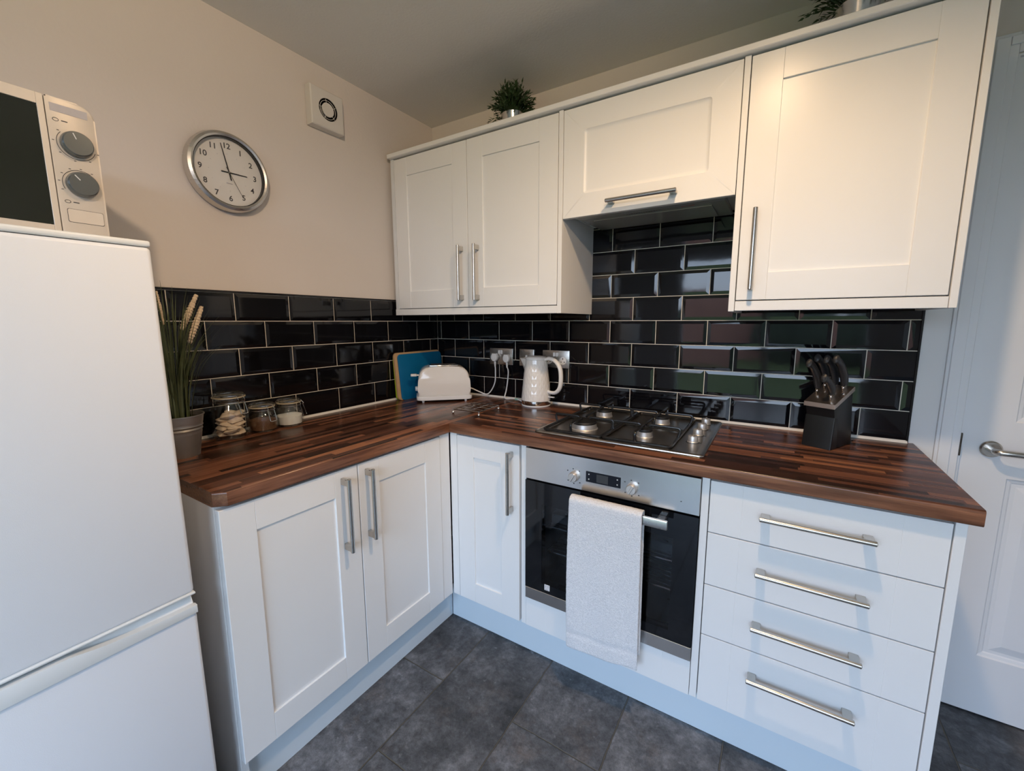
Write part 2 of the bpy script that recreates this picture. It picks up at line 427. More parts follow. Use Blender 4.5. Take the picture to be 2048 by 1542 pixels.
def text_bm(bm, body, size, Mx, ext=.0003, align='CENTER', bold=0.0):
    cu = bpy.data.curves.new('t', 'FONT'); cu.body = body; cu.size = size; cu.extrude = ext; cu.offset = bold
    cu.align_x = align; cu.align_y = 'CENTER'; cu.resolution_u = 4
    ob = bpy.data.objects.new('t', cu); COL.objects.link(ob)
    dg = bpy.context.evaluated_depsgraph_get(); me = bpy.data.meshes.new_from_object(ob.evaluated_get(dg))
    me.transform(Mx); bm.from_mesh(me)
    bpy.data.objects.remove(ob); bpy.data.curves.remove(cu); bpy.data.meshes.remove(me)

T = Matrix.Translation
def R(a, ax): return Matrix.Rotation(a, 4, ax)

# ------------------------------------------------------------------ measured dimensions
W, TH = .913, .039          # worktop top height and thickness
DW = .600                   # worktop depth
DF = .585                   # door faces
CEIL = 2.377
XR = 3.3; YF = -3.35        # room extents
TB = .0085                  # tile build-up

# ------------------------------------------------------------------ room shell
bm = BM(); box(bm, -.15, XR + .15, YF - .15, .15, -.12, 0); struct('floor', bm, 'slate')
bm = BM(); box(bm, -.15, XR + .15, YF - .15, .15, CEIL, CEIL + .12); struct('ceiling', bm, 'ceil')
bm = BM(); box(bm, -.15, -.0012, YF, .0, 0, CEIL); struct('wall_left', bm, 'wall')
# back wall with the door opening x 2.226..2.99
DX0, DX1, DZ = 2.226, 2.99, 2.07
bm = BM()
box(bm, -.15, DX0, .0012, .15, 0, CEIL); box(bm, DX1, XR + .15, .0012, .15, 0, CEIL); box(bm, DX0, DX1, .0012, .15, DZ, CEIL)
struct('wall_back', bm, 'wall')
bm = BM(); box(bm, XR, XR + .15, YF, 0, 0, CEIL); struct('wall_right', bm, 'wall_white')
# wall behind the camera with a wide glazed opening
WX0, WX1, WZ0, WZ1 = .65, 2.5, .12, 2.10
bm = BM()
box(bm, -.15, WX0, YF - .15, YF, 0, CEIL); box(bm, WX1, XR + .15, YF - .15, YF, 0, CEIL)
box(bm, WX0, WX1, YF - .15, YF, WZ1, CEIL); box(bm, WX0, WX1, YF - .15, YF, 0, WZ0)
struct('wall_front', bm, 'wall_white')
bm = BM()
fw = .06; ym0, ym1 = YF - .10, YF - .03
box(bm, WX0, WX1, ym0, ym1, WZ0, WZ0 + fw, .004); box(bm, WX0, WX1, ym0, ym1, WZ1 - fw, WZ1, .004)
for xx in (WX0, (WX0 + WX1) / 2 - fw / 2, WX1 - fw): box(bm, xx, xx + fw, ym0, ym1, WZ0 + fw, WZ1 - fw, .004)
win = struct('window_1', bm, 'upvc')
bm = BM(); box(bm, WX0 + fw * .8, WX1 - fw * .8, YF - .070, YF - .064, WZ0 + fw * .8, WZ1 - fw * .8); obj('glass_pane', bm, 'winglass', win)

# garden seen only in reflections
bm = BM(); box(bm, -14, 18, -30, YF - .4, -.30, -.15); tag(obj('lawn', bm, 'lawn'), 'mown green lawn outside the glazed doors', 'lawn', kind='structure')
bm = BM(); box(bm, -9, 1.6, -15.3, -15, -.15, 2.3)
box(bm, -9, 1.6, -15.32, -14.98, 2.3, 2.36); tag(obj('garden_wall', bm, 'brick'), 'red brick garden wall beyond the lawn', 'wall', kind='structure')
bm = BM()
for i in range(26):
    x = 1.8 + i * .42; s = .75 + .25 * random.random()
    bmesh.ops.create_icosphere(bm, subdivisions=2, radius=s, matrix=T((x, -14.5 + random.random() * .6, .75)) @ Matrix.Diagonal((1, .8, 1.25, 1)))
for v in bm.verts: v.co += Vector((random.uniform(-.06, .06),) * 3)
tag(obj('hedge', bm, 'hedge'), 'dark green hedge across the end of the garden', 'hedge', kind='structure')

# ------------------------------------------------------------------ tiles
PX, PZ, X0, Z0 = .2035, .1012, .0353, 1.3237
PY, Y0 = .2031, .1727
GAP = .0026
def tile(bm, u0, u1, v0, v1, cu0, cu1, cv0, cv1):
    """bevelled tile full extent (u0..u1,v0..v1) clipped to (cu0..cu1,cv0..cv1)"""
    a0, a1, b0, b1 = max(u0, cu0), min(u1, cu1), max(v0, cv0), min(v1, cv1)
    if a1 - a0 < .004 or b1 - b0 < .004: return
    bw = .0125
    i0 = bw if a0 == u0 else min(bw, (a1 - a0) / 3) * .06; i1 = bw if a1 == u1 else min(bw, (a1 - a0) / 3) * .06
    j0 = bw if b0 == v0 else .0008; j1 = bw if b1 == v1 else .0008
    if a1 - a0 < i0 + i1 + .002: i0 = i1 = (a1 - a0) * .2
    if b1 - b0 < j0 + j1 + .002: j0 = j1 = (b1 - b0) * .2
    tu, tv = random.uniform(-.0035, .0035), random.uniform(-.006, .006)
    cu, cv = (a0 + a1) / 2, (b0 + b1) / 2
    def w(u, v): return TB + (u - cu) * tu + (v - cv) * tv
    lo = [bm.verts.new((u, v, 0)) for u, v in ((a0, b0), (a1, b0), (a1, b1), (a0, b1))]
    md = [bm.verts.new((u, v, .0068)) for u, v in ((a0, b0), (a1, b0), (a1, b1), (a0, b1))]
    hi = [bm.verts.new((u, v, w(u, v))) for u, v in ((a0 + i0, b0 + j0), (a1 - i1, b0 + j0), (a1 - i1, b1 - j1), (a0 + i0, b1 - j1))]
    for A, B_ in ((lo, md), (md, hi)):
        for k in range(4): bm.faces.new((A[k], A[(k + 1) % 4], B_[(k + 1) % 4], B_[k]))
    bm.faces.new(hi)

def grid_tiles(bm, pu, u_off, regions, sgn=1):
    for (cu0, cu1, cv0, cv1) in regions:
        for r in range(-5, 6):
            v0 = Z0 + r * PZ + GAP / 2; v1 = v0 + PZ - GAP
            odd = (r % 2 == 0)          # row just above L0 (r=0) is offset by half
            for n in range(-2, 13):
                u0 = u_off + (n + (.5 if odd else 0)) * pu + GAP / 2
                u1 = u0 + pu - GAP
                if sgn < 0: tile(bm, -u1, -u0, v0, v1, cu0, cu1, cv0, cv1)
                else: tile(bm, u0, u1, v0, v1, cu0, cu1, cv0, cv1)

ZT = W + .007
bt = thing('tiled_splashback', 'glossy black brick tiles with cream grout on the long back wall', 'splashback', (1.05, 0, W))
bm = BM(); grid_tiles(bm, PX, X0, [(.0095, 2.096, ZT, 1.4249), (.9525, 1.562, 1.4249 + .0013, 1.80)])
obj('tiles', bm, 'tile', bt, MB)
bm = BM(); box(bm, .0106, 2.096, W + .001, 1.4249, 0, .0060); box(bm, .9525, 1.562, 1.4249, 1.80, 0, .0060); obj('grout', bm, 'grout', bt, MB)
bm = BM(); box(bm, 2.096, 2.1025, W + .001, 1.4249, 0, .0105, .001); obj('edge_trim', bm, 'tiletrim', bt, MB)
bm = BM(); prism(bm, [(0, W + .0002), (0, W + .009), (.0095, W + .0085), (.016, W + .0002)], .0170, 2.1, Matrix(((0, 0, 1, 0), (-1, 0, 0, 0), (0, 1, 0, 0), (0, 0, 0, 1)))); obj('sealant_bead', bm, 'sealant', bt)
lt = thing('tiled_splashback', 'glossy black brick tiles on the side wall behind the jars and grasses', 'splashback', (0, -.75, W))
bm = BM(); grid_tiles(bm, PY, Y0, [(-1.47, -.0095, ZT, 1.4249)], -1); obj('tiles', bm, 'tile', lt, ML)
bm = BM(); box(bm, -1.47, 0, W + .001, 1.4249, 0, .0060); obj('grout', bm, 'grout', lt, ML)
bm = BM(); box(bm, -1.47, 0, 1.4249, 1.4325, 0, .0105, .001); obj('edge_trim', bm, 'tiletrim', lt, ML)
bm = BM(); prism(bm, [(0, W + .0002), (0, W + .009), (.0095, W + .0085), (.016, W + .0002)], -1.44, -.0015, Matrix(((1, 0, 0, 0), (0, 0, 1, 0), (0, 1, 0, 0), (0, 0, 0, 1)))); obj('sealant_bead', bm, 'sealant', lt)

# ------------------------------------------------------------------ cabinet fronts
def shaker(bm, u0, u1, v0, v1, w, t=.020, fr=.083, rec=.006):
    """five-piece door in (u,v,w); front face at w"""
    b = .0011
    box(bm, u0, u0 + fr, v0, v1, w - t, w, b); box(bm, u1 - fr, u1, v0, v1, w - t, w, b)
    box(bm, u0 + fr, u1 - fr, v0, v0 + fr, w - t, w, b * .6); box(bm, u0 + fr, u1 - fr, v1 - fr, v1, w - t, w, b * .6)
    box(bm, u0 + fr - .002, u1 - fr + .002, v0 + fr - .002, v1 - fr + .002, w - t + .002, w - rec)

def bar_handle(name, parent, u, v, w, length, Mx, vertical=True):
    """round bar on two square feet; centred on (u,v), door face at w"""
    bm = BM(); hl = length / 2; out = .034
    def put(p): return (u + p[1], v + p[0], w + p[2]) if vertical else (u + p[0], v + p[1], w + p[2])
    pts = [put((-hl, 0, out)), put((-hl + .0015, 0, out)), put((hl - .0015, 0, out)), put((hl, 0, out))]
    sweep(bm, pts, [.0052, .0068, .0068, .0052], 16)
    for s in (-1, 1):
        a0, a1 = sorted((s * (hl - .0245), s * (hl - .0035)))
        if vertical: box(bm, u - .0055, u + .0055, v + a0, v + a1, w, w + out, .0012)
        else: box(bm, u + a0, u + a1, v - .0055, v + .0055, w, w + out, .0012)
    return obj(name, bm, 'nickel', parent, Mx, smooth=True)

def door(parent, u0, u1, v0, v1, w, Mx, hu=None, hv=None, hlen=.243, hvert=True, fr=.083):
    bm = BM(); g = .0016
    shaker(bm, u0 + g, u1 - g, v0 + g, v1 - g, w, fr=fr)
    d = obj('door', bm, 'cab', parent, Mx)
    if hu is not None: bar_handle('handle', d, hu, hv, w, hlen, Mx, hvert)
    return d

def carcass(bm, u0, u1, v0, v1, w0, w1, t=.018, back=True):
    box(bm, u0, u0 + t, v0, v1, w0, w1); box(bm, u1 - t, u1, v0, v1, w0, w1)
    box(bm, u0 + t, u1 - t, v0, v0 + t, w0, w1); box(bm, u0 + t, u1 - t, v1 - t, v1, w0, w1)
    if back: box(bm, u0 + t, u1 - t, v0 + t, v1 - t, w0, w0 + .008)

BZ0, BZ1 = .150, .8665
# left run: double door unit
c = thing('base_cabinet', 'white two-door base cabinet beside the fridge freezer', 'cabinet', (.30, -1.03, 0))
bm = BM(); carcass(bm, -1.415, -.634, BZ0, W - TH, .03, DF - .022); obj('carcass', bm, 'cabin', c, ML)
door(c, -1.4335, -1.0335, BZ0, BZ1, DF, ML, -1.092, .721)
door(c, -1.0335, -.6435, BZ0, BZ1, DF, ML, -1.0015, .7245)
bm = BM(); box(bm, -1.4345, -1.4155, 0, W - TH, .0, DF - .021, .0008); obj('end_panel', bm, 'cab', c, ML)
bm = BM(); box(bm, -.6425, -.5865, BZ0, W - TH, DF - .022, DF - .002, .001); obj('corner_post', bm, 'cab', c, ML)
# back run: corner unit
c = thing('base_cabinet', 'narrow single-door corner base cabinet left of the oven', 'cabinet', (.78, -.30, 0))
bm = BM(); carcass(bm, .640, .928, BZ0, W - TH, .03, DF - .022); obj('carcass', bm, 'cabin', c, MB)
door(c, .622, .9235, BZ0, BZ1, DF, MB, .890, .7205)
bm = BM(); box(bm, .586, .6205, BZ0, W - TH, DF - .022, DF - .002, .001); obj('corner_post', bm, 'cab', c, MB)
# oven housing
c = thing('oven_housing', 'white cabinet housing around the built-in oven', 'cabinet', (1.25, -.30, 0))
bm = BM(); box(bm, .9300, .9505, BZ0, W - TH, .03, DF - .003, .0008); box(bm, 1.5490, 1.5695, BZ0, W - TH, .03, DF - .003, .0008)
box(bm, .9505, 1.549, .2440, .262, .05, DF - .03); box(bm, .9505, 1.549, BZ0, .168, .05, DF - .03); obj('carcass', bm, 'cab', c, MB)
bm = BM()
for a, b in ((.9525, 1.036), (1.036, 1.464), (1.464, 1.5475)): box(bm, a, b, BZ0 + .001, .268, DF - .020, DF, .0007)
obj('filler_panel', bm, 'cab', c, MB)
# drawer unit
c = thing('drawer_cabinet', 'white four-drawer base cabinet at the end of the worktop', 'cabinet', (1.82, -.30, 0))
bm = BM(); carcass(bm, 1.5725, 2.076, BZ0, W - TH, .03, DF - .022); obj('carcass', bm, 'cabin', c, MB)
ys = [BZ1, .7072, .5422, .3771, BZ0]; hz = [.793, .631, .468, .305]
for i in range(4):
    bm = BM(); u0, u1, v0, v1 = 1.5725, 2.0755, ys[i + 1] + .0016, ys[i] - .0016
    for a, b in ((u0, u0 + .083), (u0 + .083, u1 - .083), (u1 - .083, u1)): box(bm, a, b, v0, v1, DF - .02, DF, .0007)
    d = obj('drawer', bm, 'cab', c, MB)
    bar_handle('handle', d, 1.8215, hz[i], DF, .245, MB, False)
bm = BM(); box(bm, 2.0775, 2.0975, 0, W - TH, .0, DF + .004, .0008); obj('end_panel', bm, 'cab', c, MB)
# plinths
bm = BM(); box(bm, -1.4145, -.5365, 0.0, .1485, .518, .536, .0008)
tag(obj('plinth', bm, 'plinth', None, ML), 'pale plinth board under the two-door base cabinet', 'plinth')
bm = BM(); box(bm, .5375, 2.0765, 0.0, .1485, .518, .536, .0008)
tag(obj('plinth', bm, 'plinth', None, MB), 'long pale plinth board under the oven and drawers', 'plinth')

# ------------------------------------------------------------------ worktop
c = thing('worktop', 'L-shaped walnut butcher-block effect laminate worktop', 'worktop', (.3, -.3, W - TH))
def slab(bm, poly, z0, z1, front_edges, r=.006):
    a = [bm.verts.new((x, y, z0)) for x, y in poly]; b = [bm.verts.new((x, y, z1)) for x, y in poly]
    bm.faces.new(a[::-1]); bm.faces.new(b); n = len(poly)
    for i in range(n): bm.faces.new((a[i], a[(i + 1) % n], b[(i + 1) % n], b[i]))
    es = []
    for i in front_edges:
        for ring in (a, b):
            e = bm.edges.get((ring[i], ring[(i + 1) % n]))
            if e: es.append(e)
    bmesh.ops.bevel(bm, geom=es, offset=r, offset_type='OFFSET', segments=4, profile=.5, affect='EDGES')
bm = BM(); slab(bm, [(.0005, -.0005), (.0005, -1.438), (.575, -1.438), (.598, -1.415), (.598, -.602), (.598, -.0005)], W - TH, W, [2, 3])
obj('worktop_section', bm, 'wt_y', c, smooth=True)
bm = BM(); slab(bm, [(.5985, -.0005), (.5985, -.602), (2.117, -.602), (2.117, -.0005)], W - TH, W, [1])
obj('worktop_section', bm, 'wt_x', c, smooth=True)

# ------------------------------------------------------------------ wall cabinets
CT, CBm, CD = 2.102, 1.3855, .330
c = thing('wall_cabinet', 'white two-door wall cabinet in the corner', 'cabinet', (.5, -.15, 1.353))
bm = BM(); carcass(bm, .0315, .944, CBm, CT, .001, .307); obj('carcass', bm, 'cabin', c, MB)
door(c, .045, .4965, CBm, CT, CD, MB, .4645, 1.537)
door(c, .4965, .9425, CBm, CT, CD, MB, .5535, 1.5355)
bm = BM(); box(bm, .0225, .0435, CBm - .002, CT + .004, .29, CD, .0008); obj('scribe_filler', bm, 'cabin', c, MB)
bm = BM(); box(bm, .0225, .9445, 1.3535, 1.3835, .30, CD + .003, .001); obj('light_rail', bm, 'cab', c, MB)
bm = BM(); box(bm, .9450, .9625, 1.353, CT + .002, .001, CD + .003, .0008); obj('side_panel', bm, 'cab', c, MB)
c = thing('hood_cabinet', 'white wall cabinet with lift-up door above the hob', 'cabinet', (1.26, -.15, 1.71))
HB = 1.7125
bm = BM(); box(bm, .9635, .9815, 1.735, CT, .012, .307); box(bm, 1.5415, 1.5595, 1.735, CT, .012, .307); box(bm, .9815, 1.5415, CT - .018, CT, .012, .307)
box(bm, .9815, 1.5415, 1.738, 1.752, .012, .307); obj('carcass', bm, 'cabin', c, MB)
def routed(bm, u0, u1, v0, v1, w, t=.02, fr=.082):
    def ring(i, d): return [bm.verts.new((x, y, w - d)) for x, y in rrect(u1 - u0 - 2 * i, v1 - v0 - 2 * i, max(.004, .010 - i * .0), 3, (u0 + u1) / 2, (v0 + v1) / 2)]
    n = 16
    def rg(i, d, r): return [bm.verts.new((x, y, w - d)) for x, y in rrect(u1 - u0 - 2 * i, v1 - v0 - 2 * i, r, 3, (u0 + u1) / 2, (v0 + v1) / 2)]
    rings = [rg(0, t, .001), rg(0, .001, .001), rg(.001, 0, .001), rg(fr, 0, .010), rg(fr + .003, .0035, .009), rg(fr + .010, .0062, .006), rg(fr + .014, .0066, .005)]
    for A, B_ in zip(rings, rings[1:]):
        for k in range(n): bm.faces.new((A[k], A[(k + 1) % n], B_[(k + 1) % n], B_[k]))
    bm.faces.new(rings[-1]); bm.faces.new(rings[0][::-1])
bm = BM(); routed(bm, .9645, 1.5590, HB, CT - .0015, CD)
d = obj('door', bm, 'cab', c, MB, smooth=True)
bar_handle('handle', d, 1.267, 1.747, CD, .243, MB, False)
c = thing('wall_cabinet', 'large single-door white wall cabinet right of the hood', 'cabinet', (1.83, -.15, 1.353))
bm = BM(); carcass(bm, 1.5805, 2.0745, CBm, CT, .001, .307); obj('carcass', bm, 'cabin', c, MB)
door(c, 1.5795, 2.0750, CBm, CT, CD, MB, 1.6205, 1.5385)
bm = BM(); box(bm, 1.5800, 2.0755, 1.3535, 1.3835, .30, CD + .001, .001); obj('light_rail', bm, 'cab', c, MB)
bm = BM(); box(bm, 1.5615, 1.5785, 1.3515, CT + .002, .001, CD + .003, .0008); obj('side_panel', bm, 'cab', c, MB)
bm = BM(); box(bm, 2.0765, 2.0925, 1.3535, CT + .024, .001, CD + .003, .0008); obj('end_panel', bm, 'cab', c, MB)
bm = BM(); box(bm, .0225, 2.0755, CT + .0045, CT + .0235, .24, .352, .002)
tag(obj('cornice', bm, 'cab', None, MB), 'plain white cornice strip along the top of the wall cabinets', 'cornice')
# extractor hood
c = thing('extractor_hood', 'grey integrated extractor hood under the lift-up cabinet', 'extractor hood', (1.26, -.15, 1.715))
bm = BM()
Mh = Matrix(((0, 0, 1, 0), (-1, 0, 0, 0), (0, 1, 0, 0), (0, 0, 0, 1)))
prism(bm, [(.014, 1.735), (.014, 1.722), (.265, 1.716), (.300, 1.722), (.300, 1.735)], 1.003, 1.525, Mh, .0015); obj('hood_body', bm, 'hoodgrey', c)
bm = BM(); box(bm, 1.05, 1.48, 1.7145, 1.7175, .06, .225, .001); obj('filter_panel', bm, 'hoodgrey', c, MB)
bm = BM()
for k in range(14): box(bm, 1.19 + k * .009, 1.195 + k * .009, -.2545, -.2475, 1.7152, 1.7162)
obj('vent_slots', bm, 'mark', c)
bm = BM()
for k, (dx, wdt) in enumerate(((0, .012), (.016, .004), (.024, .007), (.034, .010))): box(bm, 1.385 + dx, 1.385 + dx + wdt, -.262, -.256, 1.7152, 1.7162)
obj('printed_mark', bm, 'redmark', c)

# ------------------------------------------------------------------ oven
OX0, OX1 = .9525, 1.5475
c = thing('built_in_oven', 'stainless and black glass built-in electric oven', 'oven', (1.25, -.30, .27))
bm = BM(); carcass(bm, .97, 1.53, .285, .86, .06, DF - .03, .012); obj('oven_body', bm, 'enamel', c, MB)
bm = BM(); box(bm, OX0, OX1, .7495, .8665, DF - .028, DF + .004, .0015); pn = obj('control_panel', bm, 'steel_h', c, MB)
bm = BM(); box(bm, 1.189, 1.309, .7845, .8215, DF + .0035, DF + .0052, .0004); dsp = obj('display', bm, 'display', pn, MB)
bm = BM(); box(bm, 1.227, 1.267, .789, .817, DF + .0052, DF + .0056); 
obj('screen', bm, 'lcd', pn, MB)
for (u, v) in ((1.2, .812), (1.2, .795), (1.298, .812), (1.298, .795)):
    bm = BM(); lathe(bm, [(0, 0), (.0022, 0), (.0022, .0005), (0, .0005)], 12, Mx=T((u, v, DF + .0053))); obj('touch_icon', bm, 'markw', pn, MB)
for ku in (1.146, 1.347):
    bm = BM(); lathe(bm, [(.0, 0), (.0175, 0), (.0178, .003), (.0165, .016), (.0145, .0185), (0, .0185)], 32)
    box(bm, -.0035, .0035, -.0155, .0155, .0175, .0225, .001, Mx=R(-.5, 'Z'))
    obj('oven_knob', bm, 'alu', pn, MB @ T((ku, .794, DF + .004)), smooth=True)
bm = BM()
for ku in (1.146, 1.347):
    for k in range(8):
        a = .2 + k * PI / 4.2; u, v = ku + .032 * math.cos(a), .794 + .026 * math.sin(a)
        if .787 < v < .80: continue
        bm = BM(); box(bm, u - .0022, u + .0022, v - .0016, v + .0016, DF + .0038, DF + .0044); obj('printed_symbol', bm, 'mark', pn, MB)
bm = BM(); box(bm, 1.4935, 1.4965, .783, .786, DF + .0038, DF + .0044); obj('printed_symbol', bm, 'mark', pn, MB)
# oven door with window
bm = BM()
wx0, wx1, wz0, wz1 = 1.022, 1.478, .352, .662
DZ0, DZ1 = .3185, .7445
wf = DF + .006
for a in ((OX0, wx0, DZ0, DZ1), (wx1, OX1, DZ0, DZ1), (wx0, wx1, DZ0, wz0), (wx0, wx1, wz1, DZ1)):
    box(bm, a[0], a[1], a[2], a[3], wf - .030, wf)
dr = obj('oven_door', bm, 'blackglass', c, MB)
bm = BM(); box(bm, wx0, wx1, wz0, wz1, wf - .004, wf - .0005); obj('door_window', bm, 'ovenglass', dr, MB)
bm = BM(); box(bm, OX0, OX1, .2725, .3180, DF - .025, DF + .007, .0015); obj('bottom_trim', bm, 'steel_h', dr, MB)
HZ = .720
bm = BM(); box(bm, 1.162, 1.469, HZ - .0145, HZ + .0145, .632, .642, .003, 2)
for s in (1.445,): box(bm, s - .012, s + .012, HZ - .008, HZ + .008, wf, .634, .002)
obj('oven_handle', bm, 'steel', dr, MB, smooth=True)
bm = BM(); box(bm, 1.0355, 1.057, .3315, .354, wf, wf + .0006); stk = obj('paper_sticker', bm, 'plastic_w', dr, MB)
bm = BM()
for u, v, s in ((1.0415, .3485, .0015), (1.051, .3485, .0015), (1.0405, .3415, .001), (1.0465, .3415, .001), (1.052, .3415, .001)): box(bm, u - s, u + s, v - s, v + s, wf + .0005, wf + .001)
box(bm, 1.039, 1.053, .3345, .3355, wf + .0005, wf + .001)
obj('sticker_print', bm, 'redmark', dr, MB)
# interior: liner, racks
bm = BM()
box(bm, .99, 1.51, .30, .32, .10, .548); box(bm, .99, 1.51, .68, .70, .10, .548); box(bm, .99, 1.01, .30, .70, .10, .548); box(bm, 1.49, 1.51, .30, .70, .10, .548); box(bm, .99, 1.51, .30, .70, .09, .10)
obj('oven_cavity', bm, 'steel', c, MB)
for zz in (.555, .455):
    bm = BM(); r = .0022
    sweep(bm, [(1.02, -.16, zz), (1.02, -.535, zz), (1.48, -.535, zz), (1.48, -.16, zz)], .0035, 8, closed=True)
    for k in range(14):
        y = -.18 - k * .0255; sweep(bm, [(1.02, y, zz), (1.48, y, zz)], r, 6)
    obj('oven_rack', bm, 'chrome', c)
bm = BM(); box(bm, 1.03, 1.47, .572, .61, .20, .530, .004); obj('baking_tray', bm, 'steel', c, MB)

# ------------------------------------------------------------------ towel
def towel():
    cx0, cx1 = 1.158, 1.398
    o = thing('hand_towel', 'white terry towel hung over the oven door handle', 'towel', (1.275, -.64, .18))
    bm = BM(); nu = 46
    # path in (s): front bottom -> up -> over bar -> back bottom
    prof = []
    nf = 60
    yb0, yb1 = -.6515, -.6225
    for i in range(nf): prof.append(('f', i / (nf - 1)))
    for i in range(1, 9): prof.append(('a', i / 9))
    for i in range(26): prof.append(('b', i / 25))
    grid = []
    for kind, t in prof:
        row = []
        for j in range(nu + 1):
            s = j / nu
            zt = HZ + .016
            if kind == 'f':
                zb = .192 + .012 * s + .004 * math.sin(s * 9)
                z = zb + (zt - zb) * t; fall = 1 - t
                y = yb0 - .003 - .006 * fall * (math.sin(s * 5.2 + .6) * .8 + .5 * math.sin(s * 11 + 3 * t)) + .010 * fall
                x = cx0 + (cx1 - cx0) * s + .006 * fall * (s - .9) - .004 * math.sin(t * 3) * (1 - s) 
                # woven band near the hem
                if .10 < t < .125: y += .0018
                if j in (0, nu): y += .002
            elif kind == 'a':
                a = PI * t; r = (yb1 - yb0) / 2; z = zt + .012 * math.sin(a); y = yb0 + r - (r + .003 * (1 - t)) * math.cos(a); x = cx0 + (cx1 - cx0) * s
            else:
                zb = .25; z = zt + (zb - zt) * t; y = yb1 + .012 * min(1, t * 1.5) * 0 + .002 * math.sin(s * 6); x = cx0 + (cx1 - cx0) * s + .004 * t
            y += random.uniform(-.0006, .0006)
            row.append(bm.verts.new((x, y, z)))
        grid.append(row)
    for A, B_ in zip(grid, grid[1:]):
        for j in range(nu): bm.faces.new((A[j], A[j + 1], B_[j + 1], B_[j]))
    t = obj('towel_cloth', bm, 'towel', o, smooth=True)
    md = t.modifiers.new('thick', 'SOLIDIFY'); md.thickness = .0062; md.offset = 0
    m2 = t.modifiers.new('sub', 'SUBSURF'); m2.levels = 1; m2.render_levels = 1
    tx = bpy.data.textures.new('terry', 'CLOUDS'); tx.noise_scale = .006
    m3 = t.modifiers.new('fuzz', 'DISPLACE'); m3.texture = tx; m3.strength = .0022; m3.mid_level = .5; m3.texture_coords = 'LOCAL'
towel()

# ------------------------------------------------------------------ hob
HX0, HX1, HY0, HY1 = .957, 1.5425, -.538, -.030
c = thing('gas_hob', 'stainless steel four-burner gas hob set in the worktop', 'hob', (1.25, -.29, W))
bm = BM()
def hring(i, z, r): return [bm.verts.new((x, y, W + z)) for x, y in rrect(HX1 - HX0 - 2 * i, HY1 - HY0 - 2 * i, r, 4, (HX0 + HX1) / 2, (HY0 + HY1) / 2)]
rs = [hring(.004, .0002, .010), hring(0, .0015, .014), hring(.001, .0045, .013), hring(.006, .0075, .010), hring(.012, .0070, .009), hring(.020, .0035, .008), hring(.03, .0030, .008)]
for A, B_ in zip(rs, rs[1:]):
    n = len(A)
    for k in range(n): bm.faces.new((A[k], A[(k + 1) % n], B_[(k + 1) % n], B_[k]))
bm.faces.new(rs[-1]); bm.faces.new(rs[0][::-1])
obj('hob_plate', bm, 'hobsteel', c, smooth=True)
HPZ = W + .0030
burn = [(1.098, -.395, .047), (1.090, -.155, .032), (1.328, -.395, .026), (1.330, -.160, .032)]
for x, y, r in burn:
    bm = BM(); lathe(bm, [(0, 0), (r * 1.12, 0), (r * 1.10, .0015), (r * 1.04, .003), (r * 1.02, .010), (r * 1.0, .019), (r * .8, .020), (0, .020)], 36, (x, y, HPZ))
    b = obj('burner', bm, 'alu', c, smooth=True)
    bm = BM(); lathe(bm, [(0, .0205), (r * 1.0, .0205), (r * 1.02, .0235), (r * .96, .0285), (r * .5, .0300), (0, .0300)], 36, (x, y, HPZ)); obj('burner_cap', bm, 'black', b, smooth=True)
def support(x0, x1, y0, y1, bs):
    bm = BM(); r = .0048; zf = HPZ + .0075; zt = HPZ + .043
    fr = [(x, y, zf) for x, y in rrect(x1 - x0, y1 - y0, .012, 4, (x0 + x1) / 2, (y0 + y1) / 2)]
    sweep(bm, fr, r * 1.15, 8, closed=True)
    for (bx, by, br) in bs:
        e = .022 if br < .04 else .028
        for dx, dy in ((1, 0), (-1, 0), (0, 1), (0, -1)):
            if dx: sx = x1 if dx > 0 else x0; start = (sx, by); far = abs(sx - bx)
            else: sy = (y1 if dy > 0 else y0); start = (bx, sy); far = abs(sy - by)
            if dy and far > .17:   # inner cross fingers start from a cross rail
                start = (bx, by + dy * .112)
            a = Vector((start[0], start[1], zf)); d_ = Vector((bx, by, 0)) - Vector((start[0], start[1], 0)); d_.z = 0
            dl = d_.length; d_.normalize()
            off = -.010 if not (dy and far > .17) else 0
            pts = [a, a + d_ * off * 1 + Vector((0, 0, zt - zf)), Vector((bx, by, zt)) - d_ * e + Vector((0, 0, 0)), Vector((bx, by, zt - .004)) - d_ * (e - .006)]
            sweep(bm, fillet_path(pts, .014, 4), r, 8, ell=(1, .8))
    # cross rail between the two burners
    ym = (y0 + y1) / 2 + .004
    sweep(bm, [(x0, ym, zf), (x1, ym, zf)], r, 8)
    for sx in (x0 + .004, x1 - .004):
        for sy in (y0 + .02, y1 - .02): lathe(bm, [(0, -.0074), (.004, -.0074), (.004, 0), (0, 0)], 8, (sx, sy, zf))
    obj('pan_support', bm, 'enamel', c, smooth=True)
support(.985, 1.2065, -.514, -.052, burn[:2])
support(1.2155, 1.440, -.514, -.052, burn[2:])
for y in (-.385, -.283, -.185, -.090):
    bm = BM(); lathe(bm, [(0, 0), (.0185, 0), (.0185, .003), (.0165, .005), (.0162, .020), (.0150, .0225), (0, .0225)], 28, (1.487, y, HPZ))
    box(bm, 1.484, 1.490, y - .0155, y + .0155, HPZ + .021, HPZ + .025, .001)
    obj('hob_knob', bm, 'alu', c, smooth=True)
    bm = BM(); lathe(bm, [(0, 0), (.0215, 0), (.0215, .0006), (0, .0006)], 24, (1.487, y, HPZ)); box(bm, 1.508, 1.514, y - .003, y + .003, HPZ, HPZ + .0006)
    obj('knob_ring', bm, 'enamel', c)

